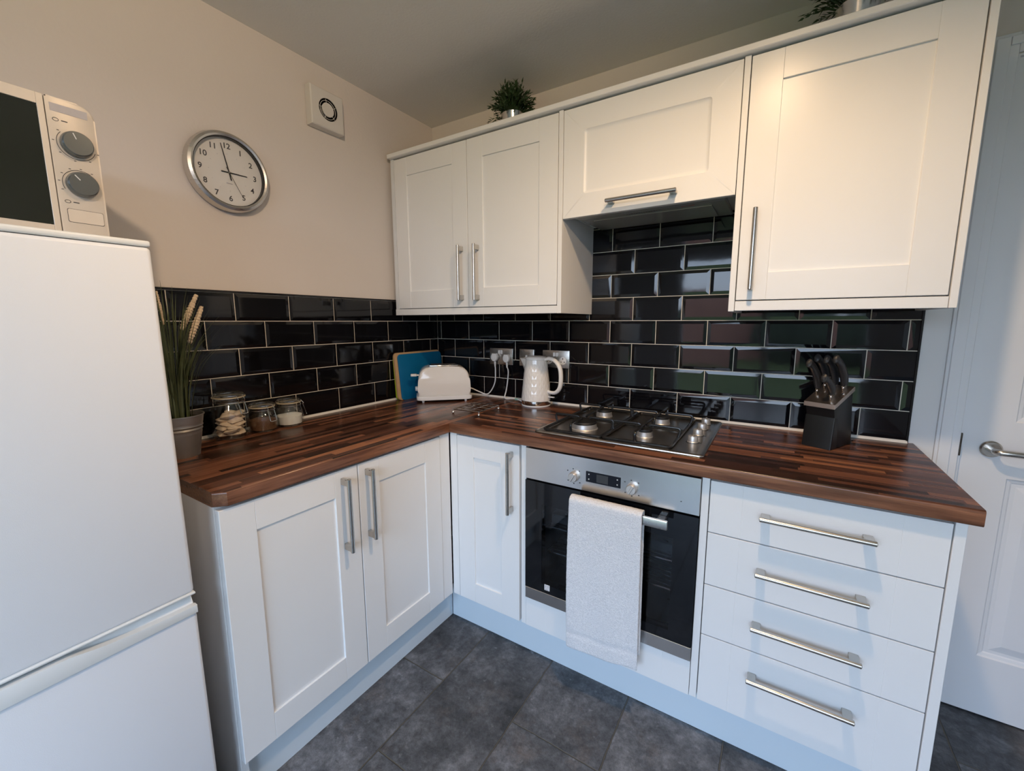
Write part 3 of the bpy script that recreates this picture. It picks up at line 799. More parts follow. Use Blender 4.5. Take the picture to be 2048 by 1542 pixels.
# ------------------------------------------------------------------ fridge freezer
FY0, FY1 = -2.055, -1.497; FX = .600
fr = thing('fridge_freezer', 'tall white fridge freezer at the left edge of the room', 'fridge', (.30, (FY0 + FY1) / 2, 0))
bm = BM(); box(bm, .035, .535, FY0, FY1, .015, 1.470, .004, 2); 
for a in (.08, .49):
    for b in (FY0 + .05, FY1 - .05): lathe(bm, [(0, 0), (.018, 0), (.018, .016), (0, .016)], 12, (a, b, 0))
obj('fridge_body', bm, 'fridge', fr, smooth=True)
bm = BM(); box(bm, .030, FX - .002, FY0 - .001, FY1 + .001, 1.4715, 1.4835, .004, 3); obj('top_cover', bm, 'fridge_trim', fr, smooth=True)
bm = BM(); box(bm, .548, FX, FY0, FY1, .700, 1.4700, .008, 4); d = obj('fridge_door', bm, 'fridge', fr, smooth=True)
bm = BM(); box(bm, .546, FX + .003, FY0 - .0005, FY1 + .0005, .6950, .7005, .002, 3); obj('door_lip', bm, 'fridge_trim', d, smooth=True)
bm = BM(); box(bm, .535, .548, FY0 + .006, FY1 - .006, .03, 1.468); obj('door_seal', bm, 'seal', fr)
bm = BM(); box(bm, .548, FX, FY0, FY1, .045, .6485, .008, 4); d = obj('freezer_door', bm, 'fridge', fr, smooth=True)
# grip trim along the freezer door top with a scooped finger recess
top = [(FY0, .6865), (-1.735, .6865), (-1.705, .6858), (-1.690, .6835), (-1.672, .6795), (-1.645, .6755), (-1.60, .6715), (-1.55, .6690), (-1.50, .6685), (FY1, .6680)]
bm = BM(); prism(bm, [(FY0, .6495), (FY1, .6495)] + top[::-1], FX - .010, FX + .006, ML, .002, 2); obj('grip_trim', bm, 'fridge_trim', d, smooth=True)
bm = BM(); prism(bm, [(.570, .650), (FX - .006, .650), (FX - .006, .660), (.578, .6885), (.570, .6885)], FY0 + .002, FY1 - .002, Matrix(((1, 0, 0, 0), (0, 0, 1, 0), (0, 1, 0, 0), (0, 0, 0, 1))), .001); obj('finger_recess', bm, 'fridge_trim', d)
fr.rotation_euler = (math.radians(.35), 0, 0)

# ------------------------------------------------------------------ microwave
mx, my1, my0, mz0, mz1 = .450, -1.527, -1.975, 1.496, 1.764
mw = thing('microwave', 'pearl silver microwave oven with two grey dials on top of the fridge', 'microwave', (.27, (my0 + my1) / 2, 1.4835))
bm = BM(); box(bm, .10, mx - .030, my0 + .004, my1 - .004, mz0, mz1 - .006, .006, 2)
for a in (.13, mx - .06):
    for b in (my0 + .04, my1 - .04): lathe(bm, [(0, 0), (.012, 0), (.012, .010), (0, .010)], 12, (a, b, 1.4868))
obj('microwave_body', bm, 'mwpanel', mw, smooth=True)
pu = -1.598
bm = BM(); prism(bm, rrect(my1 - pu, mz1 - mz0, .026, 8, (my1 + pu) / 2, (mz0 + mz1) / 2, (.15, .2, 1, .1)), mx - .032, mx, ML, .003, 2)
cp = obj('control_panel', bm, 'mwpanel', mw, smooth=True)
bm = BM()
gy0, gy1, gz0, gz1 = my0 + .03, pu - .011, mz0 + .020, mz1 - .021
for a in ((my0, gy0, mz0, mz1), (gy1, pu - .0012, mz0, mz1), (gy0, gy1, mz0, gz0), (gy0, gy1, gz1, mz1)): box(bm, a[0], a[1], a[2], a[3], mx - .030, mx - .001, .0006)
dd = obj('door', bm, 'mwpanel', mw, ML)
bm = BM(); prism(bm, rrect(gy1 - gy0 - .0006, gz1 - gz0 - .0006, .006, 4, (gy0 + gy1) / 2, (gz0 + gz1) / 2), mx - .028, mx - .0025, ML); obj('door_glass', bm, 'mwglass', dd)
kc = (my1 + pu) / 2 + .002
for kz, ang in ((1.681, .35), (1.603, .7)):
    bm = BM(); lathe(bm, [(0, 0), (.0245, 0), (.0250, .004), (.0235, .014), (.0215, .0165), (0, .0165)], 40)
    k = obj('dial', bm, 'knobgrey', cp, ML @ T((kc, kz, mx)), smooth=True)
    bm = BM(); box(bm, -.0008, .0008, .008, .0195, .0163, .0170, Mx=R(ang, 'Z')); obj('pointer_line', bm, 'markw', k, ML @ T((kc, kz, mx)))
bm = BM()
for kz, a0, a1 in ((1.681, 2.4, 6.0), (1.603, 1.0, 3.6)):
    sweep(bm, [(kc + .0285 * math.cos(a0 + (a1 - a0) * t / 20), kz + .0285 * math.sin(a0 + (a1 - a0) * t / 20), mx + .0002) for t in range(21)], .0005, 6)
    for k_ in range(6):
        a = a0 + (a1 - a0) * k_ / 5; u, v = kc + .033 * math.cos(a), kz + .032 * math.sin(a)
        box(bm, u - .0016, u + .0016, v - .0006, v + .0006, mx - .0002, mx + .0005)
for zz, uu in ((1.722, pu + .012), (1.566, pu + .013)):
    sweep(bm, [(uu + .0042 * math.cos(t * PI / 8), zz + .003 * math.sin(t * PI / 8), mx + .0002) for t in range(16)], .0005, 6, closed=True)
    box(bm, uu + .008, uu + .017, zz - .0009, zz + .0009, mx - .0002, mx + .0005)
obj('printed_scale', bm, 'mark', cp, ML)
bm = BM(); box(bm, pu + .006, my1 - .011, 1.737, 1.752, mx - .0002, mx + .0005); obj('printed_label', bm, 'labelp', cp, ML)
bm = BM(); prism(bm, rrect(.055, .027, .003, 3, kc, 1.539), mx - .001, mx + .0003, ML); prism(bm, rrect(.0535, .0255, .003, 3, kc, 1.539), mx, mx + .0012, ML, mi=1)
obj('door_button', bm, ['mark', 'mwpanel'], cp)

# ------------------------------------------------------------------ clock
c = thing('wall_clock', 'round steel-rimmed wall clock with white face and black numerals', 'clock', (0, -1.070, 1.842))
Mc = T((0, -1.070, 1.842)) @ ML
RO = .1325
bm = BM(); lathe(bm, [(0, .001), (RO - .006, .001), (RO, .006), (RO + .0005, .020), (RO - .004, .034), (RO - .012, .039), (RO - .018, .036), (RO - .0195, .026), (RO - .020, .016), (0, .016)], 96, Mx=None)
obj('clock_case', bm, 'steel', c, Mc, smooth=True)
bm = BM(); lathe(bm, [(RO - .0185, .0175), (RO - .0185, .0335), (RO - .0205, .0335), (RO - .0205, .0175)], 96, caps=False)
bm.faces.ensure_lookup_table(); obj('inner_ring', bm, 'black', c, Mc, smooth=True)
bm = BM(); lathe(bm, [(0, .0165), (RO - .0205, .0165), (RO - .0205, .0175), (0, .0175)], 96)
face = obj('clock_face', bm, 'clockface', c, Mc)
for h in range(1, 13):
    a = PI / 2 - h * PI / 6; rr = .0875; bm = BM()
    text_bm(bm, str(h), .0255, T((rr * math.cos(a), rr * math.sin(a), .0178)), .0002, bold=.0004)
    obj('numeral', bm, 'mark', face, Mc)
    bm = BM(); u, v = .062 * math.cos(a), .062 * math.sin(a)
    box(bm, -.0016, .0016, -.0004, .0004, .0176, .0180, Mx=T((u, v, 0)) @ R(a, 'Z')); obj('hour_mark', bm, 'labelp', face, Mc)
bm = BM(); box(bm, -.010, .010, -.0375, -.0350, .0176, .0180); obj('printed_line', bm, 'labelp', face, Mc)
def hand(name, ang_deg, l, tail, wd, z, m):
    bm = BM(); w0 = wd; poly = [(-w0 / 2, -tail), (w0 / 2, -tail), (w0 * .42, l * .5), (w0 * .3, l), (-w0 * .3, l), (-w0 * .42, l * .5)]
    prism(bm, poly, z, z + .0008); obj(name, bm, m, c, Mc @ R(-math.radians(ang_deg), 'Z'))
hand('hour_hand', 89, .060, .024, .0042, .0195, 'black')
hand('minute_hand', 348, .094, .026, .0040, .0210, 'black')
hand('second_hand', 153, .088, .018, .0014, .0225, 'mark')
bm = BM(); lathe(bm, [(0, .0175), (.0028, .0175), (.0028, .0240), (0, .0240)], 16); obj('centre_pin', bm, 'chrome', c, Mc)
bm = BM(); lathe(bm, [(0, .0315), (RO - .0205, .0315), (RO - .0205, .0322), (0, .0322)], 64); obj('clock_glass', bm, 'winglass', c, Mc)

# ------------------------------------------------------------------ extractor fan on the side wall
c = thing('extractor_fan', 'square cream plastic extractor fan with round grille', 'extractor fan', (0, -.671, 2.197))
Mf = T((0, -.671, 2.197)) @ ML
bm = BM()
n = 32; S = .0755
inner = [(.043 * math.cos(2 * PI * i / n), .043 * math.sin(2 * PI * i / n)) for i in range(n)]
def sq(i, s):
    a = 2 * PI * i / n; cx, sy = math.cos(a), math.sin(a); k = s / max(abs(cx), abs(sy)); return (cx * k, sy * k)
r0 = [bm.verts.new((*sq(i, S), .001)) for i in range(n)]; r1 = [bm.verts.new((*sq(i, S - .0005), .034)) for i in range(n)]; r1b = [bm.verts.new((*sq(i, S - .004), .038)) for i in range(n)]
r2 = [bm.verts.new((x, y, .040)) for x, y in inner]; r3 = [bm.verts.new((x, y, .022)) for x, y in inner]
for A, B_ in ((r0, r1), (r1, r1b), (r1b, r2)):
    for k in range(n): bm.faces.new((A[k], A[(k + 1) % n], B_[(k + 1) % n], B_[k]))
bm.faces.new(r0[::-1]); obj('fan_housing', bm, 'fan', c, Mf)
bm = BM(); lathe(bm, [(0, .010), (.0429, .010), (.0429, .0390), (.0415, .0390), (.0415, .0120), (0, .0120)], 32); obj('dark_recess', bm, 'black', c, Mf)
bm = BM(); lathe(bm, [(0, .013), (.020, .013), (.0275, .0385), (.026, .0405), (0, .0405)], 32)
for k in range(5):
    a = .5 + k * 2 * PI / 5; sweep(bm, [(.027 * math.cos(a), .027 * math.sin(a), .037), (.043 * math.cos(a), .043 * math.sin(a), .037)], .0009, 6)
for rr in (.0355,): sweep(bm, [(rr * math.cos(k * PI / 20), rr * math.sin(k * PI / 20), .037) for k in range(40)], .0009, 6, closed=True)
obj('fan_grille', bm, 'fan', c, Mf, smooth=True)

# ------------------------------------------------------------------ sockets
def socket_plate(name, label, x0, x1, z0, z1, cat='socket'):
    t = thing(name, label, cat, ((x0 + x1) / 2, -TB, (z0 + z1) / 2))
    bm = BM(); box(bm, x0, x1, z0, z1, TB, TB + .0065, .0018, 2); obj('faceplate', bm, 'steel', t, MB, smooth=True)
    return t
def rocker(t, u, v):
    bm = BM(); box(bm, u - .0055, u + .0055, v - .010, v + .010, TB + .005, TB + .0105, .001); obj('rocker_switch', bm, 'plastic_w', t, MB)
def outlet(t, u, v):
    bm = BM()
    prism(bm, [(u + .019 * math.cos(k * PI / 12), v + .019 * math.sin(k * PI / 12)) for k in range(24)], TB + .005, TB + .0075, None)
    for (du, dv, a, b) in ((0, .0095, .002, .004), (-.0085, -.006, .0032, .0018), (.0085, -.006, .0032, .0018)):
        box(bm, u + du - a, u + du + a, v + dv - b, v + dv + b, TB + .0072, TB + .0079, mi=1)
    obj('outlet', bm, ['plastic_w', 'black'], t, MB)
s1 = socket_plate('double_socket', 'brushed steel double socket with two white plugs in it', .386, .532, 1.094, 1.180)
rocker(s1, .448, 1.160); rocker(s1, .464, 1.160)
s2 = socket_plate('fused_switch', 'small square steel switch plate partly behind the kettle', .574, .660, 1.094, 1.180, 'switch')
rocker(s2, .617, 1.140)
s3 = socket_plate('double_socket', 'brushed steel double socket just right of the kettle', .710, .856, 1.094, 1.180)
rocker(s3, .775, 1.160); rocker(s3, .790, 1.160); outlet(s3, .745, 1.130); outlet(s3, .822, 1.130)
def plug_cable(label, px, pz, pts):
    t = thing('power_cable', label, 'cable', (px, -.02, pz))
    bm = BM()
    prism(bm, [(px - .019, pz + .004), (px - .012, pz + .019), (px + .012, pz + .019), (px + .019, pz + .004), (px + .019, pz - .010), (px + .008, pz - .023), (px - .008, pz - .023), (px - .019, pz - .010)], TB + .0062, TB + .030, MB, .004, 2)
    obj('plug', bm, 'plastic_w', t, smooth=True)
    bm = BM(); p0 = Vector((px, -.024, pz - .022)); sweep(bm, [p0, p0 + Vector((0, 0, -.008)), p0 + Vector((0, 0, -.030))], [.0065, .006, .0040], 10)
    obj('strain_relief', bm, 'plastic_w', t, smooth=True)
    bm = BM(); sweep(bm, smooth_path([p0 + Vector((0, 0, -.024))] + pts, 8), .0034, 8); obj('flex', bm, 'plastic_w', t, smooth=True)
    return t
plug_cable('white cable from the socket down to the toaster', .427, 1.134, [(.430, -.026, 1.06), (.428, -.028, 1.00), (.405, -.030, .952), (.375, -.032, .928), (.335, -.040, .938), (.300, -.060, .956), (.2900, -.0700, .962)])
t = plug_cable('white cable from the right-hand plug down to the kettle', .503, 1.131, [(.512, -.026, 1.06), (.510, -.030, 1.01), (.505, -.036, .960), (.498, -.040, .925), (.515, -.045, .9175), (.545, -.048, .922), (.585, -.055, .924), (.620, -.068, .919), (.636, -.0760, .9172)])
bm = BM(); sweep(bm, [(.572, -.052, .9235), (.592, -.057, .9235)], .0058, 10)
mtl = mat('teal_tape', (.30, .50, .47), .5, noise=.05); M['teal'] = mtl
obj('tape_wrap', bm, 'teal', t, smooth=True)

# ------------------------------------------------------------------ chopping boards leaning in the corner
def board(label, m, y0, y1, xb, xt, h, th, r=.022, zoff=0, tw=0.0):
    """leans against the side wall: bottom at x=xb, top at x=xt"""
    L_ = math.hypot(h, xb - xt)
    t = None
    bm = BM(); prism(bm, rrect(y1 - y0, L_, r, 6, 0, L_ / 2), -th, 0, None, .0015, 2)
    tilt = math.atan2(xb - xt, h)
    Mx = T((xb + th, (y0 + y1) / 2, W + .0004 + th * math.sin(tilt) * 1.0)) @ R(tw, 'Z') @ R(-tilt, 'Y') @ ML
    return tag(obj('chopping_board', bm, m, None, Mx, smooth=True), label, 'chopping board')
board('lime green chopping board at the back of the stack of boards', 'lime', -.362, -.045, .030, .0135, .232, .004, .018)
board('pale wooden chopping board between the green and blue boards', 'woodb', -.368, -.028, .046, .0205, .246, .012, .020)
board('bright blue plastic chopping board at the front of the boards', 'blue', -.351, -.024, .0597, .0348, .238, .005, .018)

# ------------------------------------------------------------------ toaster
def make_toaster():
    a = math.radians(45)
    t = thing('toaster', 'glossy cream two-slice toaster in the worktop corner', 'toaster', (.224, -.209, W), a)
    hw, D = .134, .150      # half length, depth
    M0 = Matrix(((1, 0, 0, 0), (0, 0, -1, 0), (0, 1, 0, 0), (0, 0, 0, 1)))
    body = []
    pts = [(-.134, .028), (.134, .028), (.134, .060), (.1315, .105)]
    for i in range(9):
        q = (PI / 2) * i / 8 * .98
        pts.append((.073 + .056 * math.cos(q), .118 + .0615 * math.sin(q)))
    pts += [(0.03, .1815), (-.03, .1815)]
    full = pts + [(-x, z) for x, z in pts[::-1] if (abs(x) > .031) and z > .03]
    bm = BM(); prism(bm, full, -D / 2, D / 2, M0, .014, 4); obj('toaster_body', bm, 'cream', t, smooth=True, local=True)
    bm = BM(); prism(bm, rrect(.282, .162, .02, 5), .0115, .030, None, .003, 2); obj('base_skirt', bm, 'plastic_w', t, smooth=True, local=True)
    bm = BM()
    for sx in (-1, 1):
        for sy in (-1, 1): lathe(bm, [(0, 0), (.0060, 0), (.0075, .012), (0, .012)], 14, (sx * .108, sy * .064, 0))
    obj('feet', bm, 'plastic_w', t, smooth=True, local=True)
    bm = BM(); box(bm, -.072, .072, -.052, .052, .181, .1875, .002, 2); tp = obj('slot_plate', bm, 'chrome', t, smooth=True, local=True)
    for sy in (-.024, .024):
        bm = BM(); box(bm, -.063, .063, sy - .011, sy + .011, .1868, .1885); obj('toast_slot', bm, 'black', t, local=True)
    bm = BM(); prism(bm, rrect(.032, .034, .005, 3), .128, .140, T((-.158 + .006, 0, 0)), .003, 2)
    box(bm, -.152, -.125, -.005, .005, .130, .137); obj('lever', bm, 'plastic_w', t, smooth=True, local=True)
    bm = BM(); lathe(bm, [(0, 0), (.013, 0), (.012, .012), (0, .012)], 20, Mx=T((-.134, 0, .062)) @ R(-PI / 2, 'Y')); obj('browning_knob', bm, 'plastic_w', t, smooth=True, local=True)
    return t
make_toaster()

# ------------------------------------------------------------------ trivet
t = thing('trivet', 'chrome wire trivet on ball feet beside the toaster', 'trivet', (.556, -.364, W), math.radians(3))
bm = BM(); a, b, z = .069, .082, .0195
sweep(bm, [(-a, -b, z), (a, -b, z), (a, b, z), (-a, b, z)], .0027, 8, closed=True)
obj('outer_frame', bm, 'nickel', t, local=True, smooth=True)
bm = BM()
for yy in (-.045, .0, .045): sweep(bm, [(-a, yy, z + .001), (a, yy, z + .001)], .0020, 8)
sweep(bm, [(-.022, -b, z + .003), (-.022, b, z + .003)], .0016, 8); sweep(bm, [(.022, -b, z + .003), (.022, b, z + .003)], .0016, 8)
obj('cross_wires', bm, 'nickel', t, local=True, smooth=True)
for sx in (-1, 1):
    for sy in (-1, 1):
        bm = BM(); lathe(bm, [(0.0, 0), (.0032, .0006), (.0052, .003), (.006, .006), (.0052, .0092), (.0028, .0118), (.0020, .0125), (.0020, z), (0, z)], 16, (sx * a, sy * b, 0)); obj('ball_foot', bm, 'chrome', t, local=True, smooth=True)

# ------------------------------------------------------------------ kettle
t = thing('kettle', 'white faceted cordless kettle with steel base ring', 'kettle', (.717, -.0915, W), 0)
bm = BM(); lathe(bm, [(0, 0), (.069, 0), (.0715, .004), (.0705, .0075), (.066, .009), (0, .009)], 48); obj('power_base', bm, 'plastic_w', t, local=True, smooth=True)
bm = BM(); lathe(bm, [(0, .0092), (.070, .0092), (.0715, .012), (.0715, .027), (.070, .0285), (0, .0285)], 48); obj('steel_ring', bm, 'chrome', t, local=True, smooth=True)
bm = BM(); nseg = 18; rows = 11; rings = []
for i in range(rows + 1):
    f = i / rows; z = .0287 + f * .196; base = .0715 - .0195 * f ** 1.25
    if i == 0 or i == rows: amp = 0
    else: amp = .0005
    rings.append([bm.verts.new(((base + amp * (1 if (j + i) % 2 == 0 else -1)) * math.cos(PI * (j) / nseg), (base + amp * (1 if (j + i) % 2 == 0 else -1)) * math.sin(PI * j / nseg), z)) for j in range(2 * nseg)])
n = 2 * nseg
for i in range(rows):
    A, B_ = rings[i], rings[i + 1]
    for j in range(n):
        k = (j + 1) % n
        if (i + j) % 2 == 0: bm.faces.new((A[j], A[k], B_[j])); bm.faces.new((A[k], B_[k], B_[j]))
        else: bm.faces.new((A[j], A[k], B_[k])); bm.faces.new((A[j], B_[k], B_[j]))
bm.faces.new(rings[0][::-1]); bm.faces.new(rings[-1])
obj('kettle_body', bm, 'cream', t, local=True)
bm = BM(); lathe(bm, [(0, .225), (.0522, .225), (.0535, .2275), (.0525, .233), (.047, .2385), (.030, .2425), (0, .2435)], 40); obj('lid', bm, 'plastic_w', t, local=True, smooth=True)
bm = BM()   # spout on the left
for s in (1,):
    v = [bm.verts.new(p) for p in ((-.045, -.022, .172), (-.045, .022, .172), (-.058, 0, .150), (-.046, -.024, .226), (-.046, .024, .226), (-.092, 0, .2285), (-.046, 0, .2345))]
    for f in ((0, 2, 5, 3), (2, 1, 4, 5), (3, 5, 6), (5, 4, 6), (0, 1, 2), (0, 3, 6, 4, 1)): bm.faces.new([v[k] for k in f])
obj('spout', bm, 'cream', t, local=True)
bm = BM(); hp = smooth_path([(.045, 0, .226), (.075, -.004, .233), (.108, -.008, .222), (.133, -.011, .190), (.139, -.012, .140), (.133, -.011, .098), (.112, -.008, .074), (.085, -.004, .070), (.064, 0, .074)], 6)
sweep(bm, hp, .0105, 14, ell=(.8, 1.05), up=(1, 0, 0)); obj('handle', bm, 'cream', t, local=True, smooth=True)
bm = BM(); box(bm, .068, .100, -.006, .006, .045, .0505, .002, 2); obj('switch_lever', bm, 'plastic_w', t, local=True, smooth=True)

# ------------------------------------------------------------------ knife block
KX, KY = 1.873, -.252
ks = Vector((.46, .888, 0)).normalized(); kw = Vector((ks.y, -ks.x, 0))      # depth and width directions
ang = math.atan2(kw.y, kw.x)
kb = thing('knife_block', 'black leaning knife block with steel top plate', 'knife block', (KX, KY, W), ang)
# local: x = width (0 at the right front corner, negative to the left), y = depth
Wk = .088
Mk = Matrix(((0, 0, 1, 0), (1, 0, 0, 0), (0, 1, 0, 0), (0, 0, 0, 1)))  # (u,v,w)->(y=u,z=v,x=w)
bm = BM(); prism(bm, [(.050, .0005), (.150, .0005), (.122, .176), (.004, .131)], -Wk + .003, -.003, Mk, .003, 2); obj('block_body', bm, 'blockblack', kb, local=True, smooth=True)
bm = BM(); prism(bm, [(.002, .0005), (.046, .0005), (.030, .100), (.012, .104)], -Wk + .001, -.001, Mk, .004, 3); obj('block_foot', bm, 'blockblack', kb, local=True, smooth=True)
bm = BM(); prism(bm, [(-.002, .1335), (.124, .1815), (.124, .196), (-.002, .148)], -Wk - .001, .001, Mk, .0012, 1); obj('top_plate', bm, 'copperst', kb, local=True, smooth=True)
kb_m = world_of(kb)
slope = math.atan2(.048, .126)
nrm = Vector((0, -math.sin(slope), math.cos(slope)))
names = [(-.018, .098, 'black-handled knife at the back right of the knife block', .115), (-.044, .098, 'black-handled knife at the back centre of the knife block', .112), (-.073, .102, 'black-handled knife at the back left of the knife block', .112),
         (-.024, .034, 'small black-handled knife at the front right of the knife block', .078), (-.077, .062, 'black-handled knife at the front left of the knife block', .112)]
for (u, s, lab, ln) in names:
    base = Vector((u, s, .148 + (s + .002) * math.tan(slope)))
    wb = kb_m @ (base + nrm * .0008)
    t = thing('kitchen_knife', lab, 'knife', tuple(wb), ang, 'knives standing in the knife block')
    hold = thing  # noqa
    bm = BM(); box(bm, -.0012, .0012, -.013, .013, -.0, .0125, Mx=R(slope, 'X'))
    box(bm, -.004, .004, -.010, .010, .008, .016, .001, Mx=R(slope, 'X'))
    obj('bolster', bm, 'chrome', t, local=True)
    pts = [nrm * (.0150) + Vector((0, .0, 0)), nrm * (.03) + Vector((0, .003, 0)), nrm * (ln * .56) + Vector((0, -.001, 0)), nrm * (ln * .85) + Vector((-.001, -.019, 0)), nrm * ln + Vector((-.002, -.040, -.002))]
    k = ln / .11
    P_ = smooth_path(pts, 5); nn = len(P_)
    rad = []
    for i in range(nn):
        f = i / (nn - 1)
        rr = .0102 + .0040 * math.sin(PI * min(1, f * 1.25)) + .0025 * (f > .75) * math.sin(PI * (f - .75) / .5)
        if i == nn - 1: rr *= .55
        rad.append(rr * (.85 + .15 * k))
    bm = BM(); sweep(bm, P_, rad, 12, ell=(1.15, .72), up=(0, 1, 0)); obj('knife_handle', bm, 'handleblk', t, local=True, smooth=True)
# empty slots in the plate
for u, s, l in ((-.012, .062, .030), (-.045, .050, .012)):
    z = .148 + (s + .002) * math.tan(slope)
    bm = BM(); box(bm, -.0016, .0016, -l / 2, l / 2, -.0002, .0010, Mx=T((u, s, z)) @ R(slope, 'X')); obj('empty_slot', bm, 'black', kb, local=True)

# ------------------------------------------------------------------ clip-top jars
def jar(label, x, y, r, h, clip_ang):
    t = thing('clip_top_jar', label, 'jar', (x, y, W), clip_ang)
    nk = r * .80; hz = h - .020
    bm = BM(); lathe(bm, [(0, .0008), (r * .72, .0008), (r * .93, .006), (r, .020), (r, hz * .62), (r * .95, hz * .74), (nk * .98, hz * .84), (nk * .96, hz * .93), (nk * 1.03, hz - .004), (nk * 1.03, hz),
                          (nk * .90, hz), (nk * .88, hz * .9), (nk * .9, hz * .84), (r * .90, hz * .73), (r - .004, hz * .60), (r - .004, .022), (r * .88, .009), (0, .006)], 40, caps=False)
    obj('glass_body', bm, 'jarglass', t, local=True, smooth=True)
    bm = BM(); lathe(bm, [(nk * .90, hz + .0002), (nk * 1.09, hz + .0002), (nk * 1.09, hz + .0035), (nk * .90, hz + .0035)], 40, caps=False); obj('rubber_seal', bm, 'rubber', t, local=True, smooth=True)
    bm = BM(); lathe(bm, [(0, hz + .004), (nk * 1.05, hz + .004), (nk * 1.07, hz + .009), (nk * .98, hz + .014), (nk * .80, hz + .0175), (nk * .70, hz + .015), (0, hz + .013)], 40); obj('glass_lid', bm, 'jarglass', t, local=True, smooth=True)
    bm = BM(); q = nk * 1.06
    for zz, rr in ((hz * .90, q), (hz + .0085, q * 1.02)):
        sweep(bm, [(rr * math.cos(k * PI / 16), rr * math.sin(k * PI / 16), zz) for k in range(32)], .0012, 6, closed=True)
    # clip loop on +x side, hinge on -x side
    zc = hz * .90
    for s in (-1, 1): sweep(bm, [(q * .98, s * .011, hz + .0085), (q + .010, s * .012, hz - .004), (q + .007, s * .011, zc)], .0013, 6)
    sweep(bm, fillet_path([(q + .006, -.012, zc + .004), (q + .013, -.0125, zc - .018), (q + .019, -.0125, zc - .040), (q + .019, .0125, zc - .040), (q + .013, .0125, zc - .018), (q + .006, .012, zc + .004)], .004, 3), .0014, 6)
    for s in (-1, 1): sweep(bm, [(-q, s * .009, zc), (-q - .008, s * .009, hz), (-q * .98, s * .009, hz + .0085)], .0013, 6)
    obj('wire_clip', bm, 'chrome', t, local=True, smooth=True)
    return t
J1 = (.080, -1.168, .058, .166); J2 = (.078, -1.0585, .050, .112); J3 = (.078, -.9565, .050, .112)
jar('largest clip-top glass jar, holding beige tea bags, beside the grass pot', *J1, math.radians(15))
jar('middle clip-top glass jar half full of brown coffee', *J2, math.radians(8))
jar('clip-top glass jar holding white sugar, nearest the toaster', *J3, math.radians(35))
def fill(name, label, cat, J, h, m):
    x, y, r, _ = J
    bm = BM(); rings = lathe(bm, [(0, .0068), (r * .86, .0100), (r - .0052, .023), (r - .0052, h), (r * .5, h + .004), (0, h + .006)], 32, (x, y, W))
    for v in bm.verts:
        if v.co.z > W + h - .002: v.co.z += .006 * math.sin(v.co.x * 60) * math.cos(v.co.y * 50) * .6
    return tag(obj(name, bm, m, smooth=True), label, cat, kind='stuff')
fill('coffee', 'brown instant coffee inside the middle clip-top jar', 'coffee', J2, .046, 'coffee')
fill('sugar', 'white sugar inside the clip-top jar nearest the toaster', 'sugar', J3, .043, 'sugar')
# tea bags: small pillows piled in the first jar
bm = BM(); n = 10
def pillow(bm, w, h, t):
    g = 8; top = []; bot = []
    for i in range(g + 1):
        rt, rb = [], []
        for j in range(g + 1):
            u, v = i / g * 2 - 1, j / g * 2 - 1
            k = (1 - u ** 4) * (1 - v ** 4)
            x, y = w / 2 * u * (1 - .10 * v * v), h / 2 * v * (1 - .10 * u * u)
            rt.append(bm.verts.new((x, y, t / 2 * k + .0004))); rb.append(bm.verts.new((x, y, -t / 2 * k - .0004)))
        top.append(rt); bot.append(rb)
    for i in range(g):
        for j in range(g):
            bm.faces.new((top[i][j], top[i + 1][j], top[i + 1][j + 1], top[i][j + 1])); bm.faces.new((bot[i][j], bot[i][j + 1], bot[i + 1][j + 1], bot[i + 1][j]))
    for i in range(g):
        bm.faces.new((top[i][0], bot[i][0], bot[i + 1][0], top[i + 1][0])); bm.faces.new((top[i][g], top[i + 1][g], bot[i + 1][g], bot[i][g]))
        bm.faces.new((top[0][i], top[0][i + 1], bot[0][i + 1], bot[0][i])); bm.faces.new((top[g][i], bot[g][i], bot[g][i + 1], top[g][i + 1]))
pillow(bm, .046, .036, .016)
tb0 = tag(obj('tea_bag', bm, 'teabag', smooth=True), 'beige tea bag piled in the largest glass jar', 'tea bag', 'tea bags in the largest jar')
rr_ = random.Random(3)
first = True
for lay in range(6):
    for k in range(4):
        a = k * PI / 2 + lay * .8 + rr_.uniform(-.3, .3)
        o = tb0 if first else tb0.copy()
        if not first: COL.objects.link(o)
        first = False
        rad = .0250 if k else .012
        rad *= (.9 + .2 * rr_.random())
        o.location = (J1[0] + rad * math.cos(a), J1[1] + rad * math.sin(a), W + .016 + lay * .0125 + .003 * rr_.random())
        if lay == 5 and k > 1: o.location.z += .006
        o.rotation_euler = (rr_.uniform(-.35, .35), rr_.uniform(-.35, .35), a + PI / 2)

# ------------------------------------------------------------------ grasses in a zinc pot
GX, GY = .175, -1.350
t = thing('grass_pot', 'ribbed zinc pot of artificial reed grass beside the fridge', 'potted plant', (GX, GY, W))
bm = BM(); h = .125; r0_, r1_ = .044, .062
pr = [(0, .0004), (r0_, .0004), (r0_ + .0005, .003)]
for k in range(1, 24):
    f = k / 24; r = r0_ + (r1_ - r0_) * f
    if .58 < f < .80: r += .0014 * math.sin((f - .58) / .22 * 2 * PI * 3)
    pr.append((r, h * f))
pr += [(r1_, h), (r1_ + .0025, h + .001), (r1_ + .0025, h + .004), (r1_ - .001, h + .004), (r1_ - .002, h), (r1_ - .004, h - .012), (0, h - .012)]
lathe(bm, pr, 40); obj('pot', bm, 'galv', t, local=True, smooth=True)
bm = BM(); lathe(bm, [(0, h - .0118), (r1_ - .0045, h - .0118), (r1_ - .006, h - .008), (0, h - .004)], 20); obj('moss', bm, 'soil', t, local=True)
bm = BM(); rg = random.Random(11)
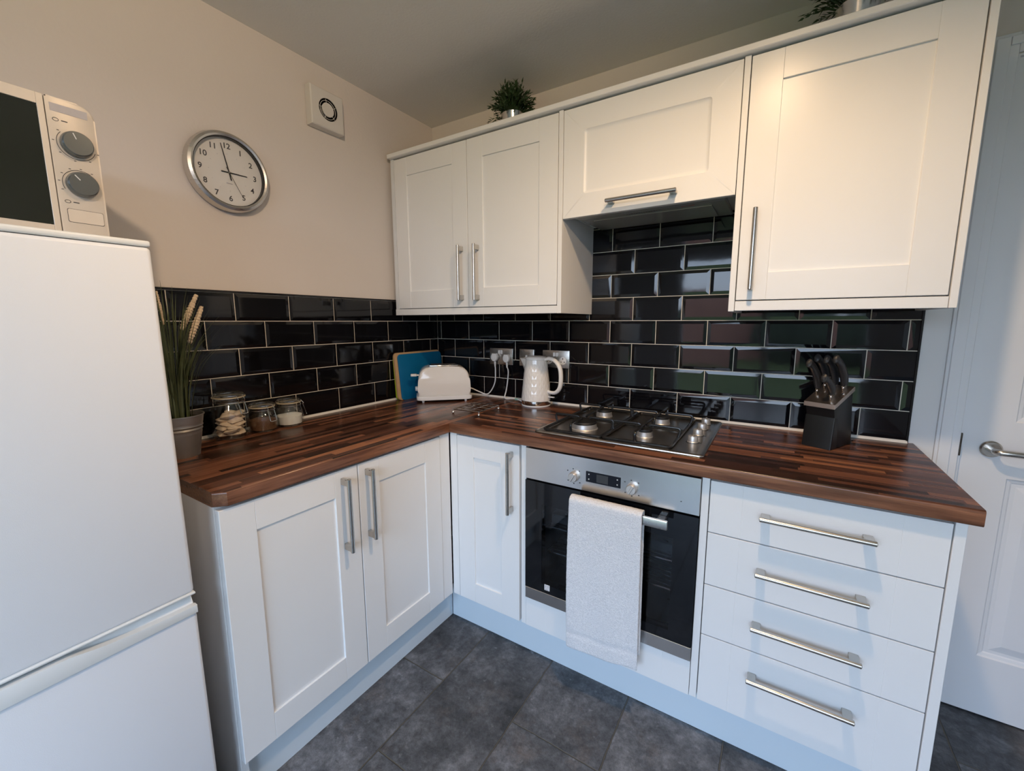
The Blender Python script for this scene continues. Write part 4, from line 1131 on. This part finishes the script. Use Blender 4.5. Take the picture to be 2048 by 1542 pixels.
def blade(bm, base, tip, bend, w):
    p0 = Vector(base); p2 = Vector(tip); p1 = (p0 + p2) / 2 + Vector(bend); prev = None; k = 9
    d = (p2 - p0); side = Vector((-d.y, d.x, 0))
    if side.length < 1e-4: side = Vector((1, 0, 0))
    side.normalize(); side = (side + Vector((rg.uniform(-.6, .6), rg.uniform(-.6, .6), 0))).normalized()
    for i in range(k + 1):
        f = i / k; p = (1 - f) ** 2 * p0 + 2 * f * (1 - f) * p1 + f * f * p2; ww = w * (1 - f ** 2) * .5 + .0002
        cur = (bm.verts.new(p - side * ww), bm.verts.new(p + side * ww))
        if prev: bm.faces.new((prev[0], prev[1], cur[1], cur[0]))
        prev = cur
for i in range(120):
    a = rg.uniform(0, 2 * PI); rb = rg.uniform(0, .035); rt = rg.uniform(.02, .15) ** 1.0
    H = rg.uniform(.22, .40)
    if rt > .09: H = rg.uniform(.20, .34)
    bx, by = rb * math.cos(a), rb * math.sin(a); tx_, ty = rt * math.cos(a), rt * math.sin(a)
    if GX + tx_ < .02: tx_ = .02 - GX
    if GY + ty < -1.49: ty = -1.49 - GY
    blade(bm, (bx, by, h - .008), (tx_, ty, h + H), (-tx_ * .25, -ty * .25, .06), rg.uniform(.003, .006))
obj('grass_blades', bm, 'grassg', t, local=True, auto=False)
def cattail(x0, y0, z0, x1, y1, z1, r, sz=0):
    bm = BM(); a = Vector((x0, y0, z0)); b = Vector((x1, y1, z1)); d = b - a; n_ = 26; pts = []; rad = []
    for i in range(n_ + 1):
        f = i / n_; pts.append(a + d * f); rad.append(r * (.55 + .45 * math.sin(PI * min(1, f * 1.6 + .1) * .5) if f < .5 else (1 - .45 * (f - .5) * 2)) * (1 + (.16 if i % 2 else -.1)))
    sweep(bm, pts, rad, 10)
    for v in bm.verts: v.co += Vector((rg.uniform(-1, 1), rg.uniform(-1, 1), rg.uniform(-1, 1))) * .0010
    s = obj('cattail', bm, 'plume', t, local=True)
    bm = BM(); sweep(bm, [Vector((x0 * .2, y0 * .2, h - .01)), Vector((x0 * .7, y0 * .7, z0 * .7 + .03)), a + d * .02], .0013, 6); s2 = obj('stalk', bm, 'grassg', s)
    s2.parent = s; s2.matrix_parent_inverse = Matrix.Identity(4)
cattail(.010, .030, .385, .015, .075, .490, .0085)
cattail(.024, .040, .345, .030, .080, .455, .0085)
cattail(-.030, -.040, .345, -.020, -.048, .475, .0095)
cattail(-.06, .01, .400, -.065, .004, .50, .0040)

# ------------------------------------------------------------------ leafy plants above the cabinets
def bushy(label, x, y, z, rt, rb, h, spread, hh, seed):
    rg = random.Random(seed)
    t = thing('potted_plant', label, 'potted plant', (x, y, z))
    bm = BM(); lathe(bm, [(0, .0003), (rb, .0003), (rb + .001, .003), (rt, h - .002), (rt + .0006, h), (rt - .0012, h), (rt - .003, h - .010), (0, h - .010)], 40); obj('pot', bm, 'potmetal', t, local=True, smooth=True)
    bm = BM()
    for i in range(250):
        a = rg.uniform(0, 2 * PI); el = rg.uniform(.0, 1) ** .8; out = spread * (1 - el * .75) * rg.uniform(.55, 1.05); up = hh * (.15 + .85 * el) * rg.uniform(.7, 1.05)
        if rg.random() < .07: up = -rg.uniform(.0, .02); out = spread * rg.uniform(.7, 1)
        p0 = Vector((rt * .5 * math.cos(a), rt * .5 * math.sin(a), h - .012)); p2 = Vector((out * math.cos(a), out * math.sin(a), h + up)); p1 = (p0 + p2) / 2 + Vector((0, 0, .03))
        if y + p2.y > -.012: p2.y = -.012 - y
        st = [(1 - f) ** 2 * p0 + 2 * f * (1 - f) * p1 + f * f * p2 for f in (0, .25, .5, .75, 1)]
        sweep(bm, st, [.0011, .001, .001, .0008, .0005], 4)
        for k in range(10):
            f = .3 + .72 * k / 9; f = min(f, 1); p = (1 - f) ** 2 * p0 + 2 * f * (1 - f) * p1 + f * f * p2
            tan = ((p2 - p1) * f + (p1 - p0) * (1 - f)).normalized()
            rv = Vector((rg.uniform(-1, 1), rg.uniform(-1, 1), rg.uniform(-.6, 1))).normalized(); dr = (tan * .9 + rv * .75).normalized()
            ln = rg.uniform(.014, .026); sd = dr.cross(rv)
            if sd.length < .05: continue
            sd.normalize(); wd = rg.uniform(.0020, .0036)
            q = [p, p + dr * ln * .35 + sd * wd, p + dr * ln, p + dr * ln * .35 - sd * wd]
            if z + max(v.z for v in q) > CEIL - .004 or y + max(v.y for v in q) > -.004: continue
            bm.faces.new([bm.verts.new(v) for v in q])
    obj('foliage', bm, 'green', t, local=True, auto=False)
bushy('bushy green plant in a metal pot above the corner wall cabinet', .648, -.19, CT + .0005, .050, .040, .112, .125, .128, 5)
bushy('bushy green plant in a shiny metal pot above the right-hand wall cabinet', 1.835, -.20, CT + .0005, .056, .046, .115, .14, .125, 8)

# ------------------------------------------------------------------ panelled door, architrave
d1 = BM(); y0, y1 = .012, .050
LX0, LX1 = 2.2325, 2.984
def panel_door(bm, x0, x1, z0, z1, yf, yb, panels):
    """solid slab made of stiles and rails with raised panels in the openings"""
    xs = sorted(set([x0, x1] + [p[0] for p in panels] + [p[1] for p in panels])); zs = sorted(set([z0, z1] + [p[2] for p in panels] + [p[3] for p in panels]))
    for a, b in zip(xs, xs[1:]):
        for c_, d_ in zip(zs, zs[1:]):
            if any(a >= p[0] - 1e-6 and b <= p[1] + 1e-6 and c_ >= p[2] - 1e-6 and d_ <= p[3] + 1e-6 for p in panels): continue
            box(bm, a, b, yf, yb, c_, d_)
    for p in panels:
        seq = [(0, 0), (.004, .005), (.012, .007), (.016, .010), (.026, .010), (.048, .003), (.052, .002)]
        rg_ = [[bm.verts.new((x, yf + d, z)) for x, z in ((p[0] + i, p[2] + i), (p[1] - i, p[2] + i), (p[1] - i, p[3] - i), (p[0] + i, p[3] - i))] for i, d in seq]
        for A, B_ in zip(rg_, rg_[1:]):
            for k in range(4): bm.faces.new((A[k], A[(k + 1) % 4], B_[(k + 1) % 4], B_[k]))
        bm.faces.new(rg_[-1])
pw = (2.345, 2.555); pw2 = (2.662, 2.872)
pans = [(a, b, z0, z1) for a, b in (pw, pw2) for z0, z1 in ((.215, .830), (1.010, 1.945))]
panel_door(d1, LX0, LX1, .006, DZ - .006, y0, y1, pans)
bmesh.ops.remove_doubles(d1, verts=d1.verts, dist=.00001)
dr = struct('door_1', d1, 'door')
bm = BM(); lathe(bm, [(0, 0), (.026, 0), (.026, .005), (.022, .009), (0, .009)], 32, Mx=T((2.301, y0, .920)) @ R(PI / 2, 'X'))
hp = fillet_path([(2.301, y0 - .008, .920), (2.301, y0 - .045, .920), (2.34, y0 - .050, .921), (2.42, y0 - .047, .918)], .014, 5)
sweep(bm, hp, [.0095] * (len(hp) - 1) + [.008], 14); obj('door_handle', bm, 'nickel', dr, smooth=True)
bm = BM()
def arch(bm, x0, x1, z0, z1): pass
for (a, b, c_, d_) in ((2.168, DX0 - .001, 0, 2.125), (DX1 + .001, 3.048, 0, 2.125)):
    box(bm, a, b, -.010, -.0003, c_, d_, .0015)
    q = (a + .008, b - .020) if a < 2.5 else (a + .020, b - .008)
    box(bm, q[0], q[1], -.016, -.0101, c_, d_ - .010, .002, 2)
box(bm, DX0 - .0008, DX1 + .0008, -.010, -.0003, 2.072, 2.125, .0015); box(bm, DX0 - .0205, DX1 + .0205, -.016, -.0101, 2.092, 2.115, .002, 2)
struct('trim_1', bm, 'door')
bm = BM(); box(bm, DX0, DX0 + .0055, 0, .15, 0, DZ); box(bm, DX1 - .0055, DX1, 0, .15, 0, DZ); box(bm, DX0 + .0055, DX1 - .0055, 0, .15, DZ - .0055, DZ); box(bm, DX0, DX1, .055, .15, 0, DZ - .006) 
struct('trim_2', bm, 'door')
bm = BM(); box(bm, 2.2235, 2.2315, -.003, .011, .890, .965, .001); box(bm, 2.2245, 2.2305, -.006, -.002, .905, .945, .001)
tag(obj('strike_plate', bm, 'hinge'), 'dark metal latch plate on the door frame beside the handle', 'latch plate')
# white return of wall between the tiles and the architrave
bm = BM(); box(bm, 2.103, 2.1675, -.0022, -.0002, 0, 1.42); struct('trim_3', bm, 'wall_white')

# ------------------------------------------------------------------ light
w = bpy.data.worlds.new('daylight'); scn.world = w; w.use_nodes = True; nt = w.node_tree; nt.nodes.clear()
wo = N(nt, 'OutputWorld'); bg = N(nt, 'Background'); tc = N(nt, 'TexCoord'); sp = N(nt, 'SeparateXYZ'); L(nt, tc.outputs['Generated'], sp.inputs[0])
rp = N(nt, 'ValToRGB'); rp.color_ramp.elements[0].position = .0; rp.color_ramp.elements[0].color = (.66, .78, .95, 1); rp.color_ramp.elements[1].position = .6; rp.color_ramp.elements[1].color = (.46, .68, 1, 1)
L(nt, sp.outputs['Z'], rp.inputs[0]); L(nt, rp.outputs[0], bg.inputs[0]); bg.inputs[1].default_value = 10.7
L(nt, bg.outputs[0], wo.inputs[0])
def area(name, loc, rot, sx, sy, power, col, portal=False, spread=PI):
    l = bpy.data.lights.new(name, 'AREA'); l.shape = 'RECTANGLE'; l.size = sx; l.size_y = sy; l.energy = power; l.color = col; l.spread = spread
    if portal: l.cycles.is_portal = True
    o = bpy.data.objects.new(name, l); COL.objects.link(o); o.location = loc; o.rotation_euler = rot; return o
area('window_portal', ((WX0 + WX1) / 2, YF - .14, (WZ0 + WZ1) / 2), (PI / 2, 0, 0), WX1 - WX0, WZ1 - WZ0, 1, (1, 1, 1), True)
def spot(name, loc, power, col, angle=165, blend=1, rad=.035):
    l = bpy.data.lights.new(name, 'SPOT'); l.energy = power; l.color = col; l.spot_size = math.radians(angle); l.spot_blend = blend; l.shadow_soft_size = rad
    o = bpy.data.objects.new(name, l); COL.objects.link(o); o.location = loc; return o
spot('downlight_over_hob', (1.64, -1.08, CEIL - .035), 64, (1, .68, .40))
l2 = spot('added_warm_fill', (2.0, -2.3, CEIL - .06), 74, (1, .72, .48), 86, 1.0, .05)  # added fill warming the upper left wall and cabinets; no such fitting known
l2.rotation_euler = (Vector((.25, -.75, 2.05)) - l2.location).to_track_quat('-Z', 'Y').to_euler()

# ------------------------------------------------------------------ camera
cam = bpy.data.cameras.new('camera'); co = bpy.data.objects.new('camera', cam); COL.objects.link(co); scn.camera = co
cam.sensor_fit = 'HORIZONTAL'; cam.sensor_width = 36; FPX = 839.4373
cam.lens = FPX / 2048 * 36; cam.shift_x = -8.3518 / 2048; cam.shift_y = -7.7864 / 2048; cam.clip_start = .02; cam.clip_end = 200
r_ = Vector((0.8487798296853704, 0.5287436096389172, -0.0017308914703535014)); u_ = Vector((-0.0733401970501516, 0.12097198445532255, 0.9899429248565729)); f_ = Vector((-0.5236353848012171, 0.8401166432364912, -0.14145674088261656))
mt = Matrix((r_, u_, -f_)).transposed().to_4x4(); mt.translation = Vector((1.7082560870718824, -1.8668542894949258, 1.3201701351244626)); co.matrix_world = mt

scn.view_settings.view_transform = 'Standard'; scn.view_settings.look = 'None'; scn.view_settings.exposure = 0.0; scn.view_settings.gamma = 1.0
cy = scn.cycles; cy.use_denoising = True; cy.use_adaptive_sampling = True; cy.adaptive_threshold = .015; cy.max_bounces = 10; cy.diffuse_bounces = 4; cy.glossy_bounces = 5; cy.transmission_bounces = 8; cy.transparent_max_bounces = 16
cy.sample_clamp_indirect = 6; cy.caustics_reflective = False; cy.caustics_refractive = False
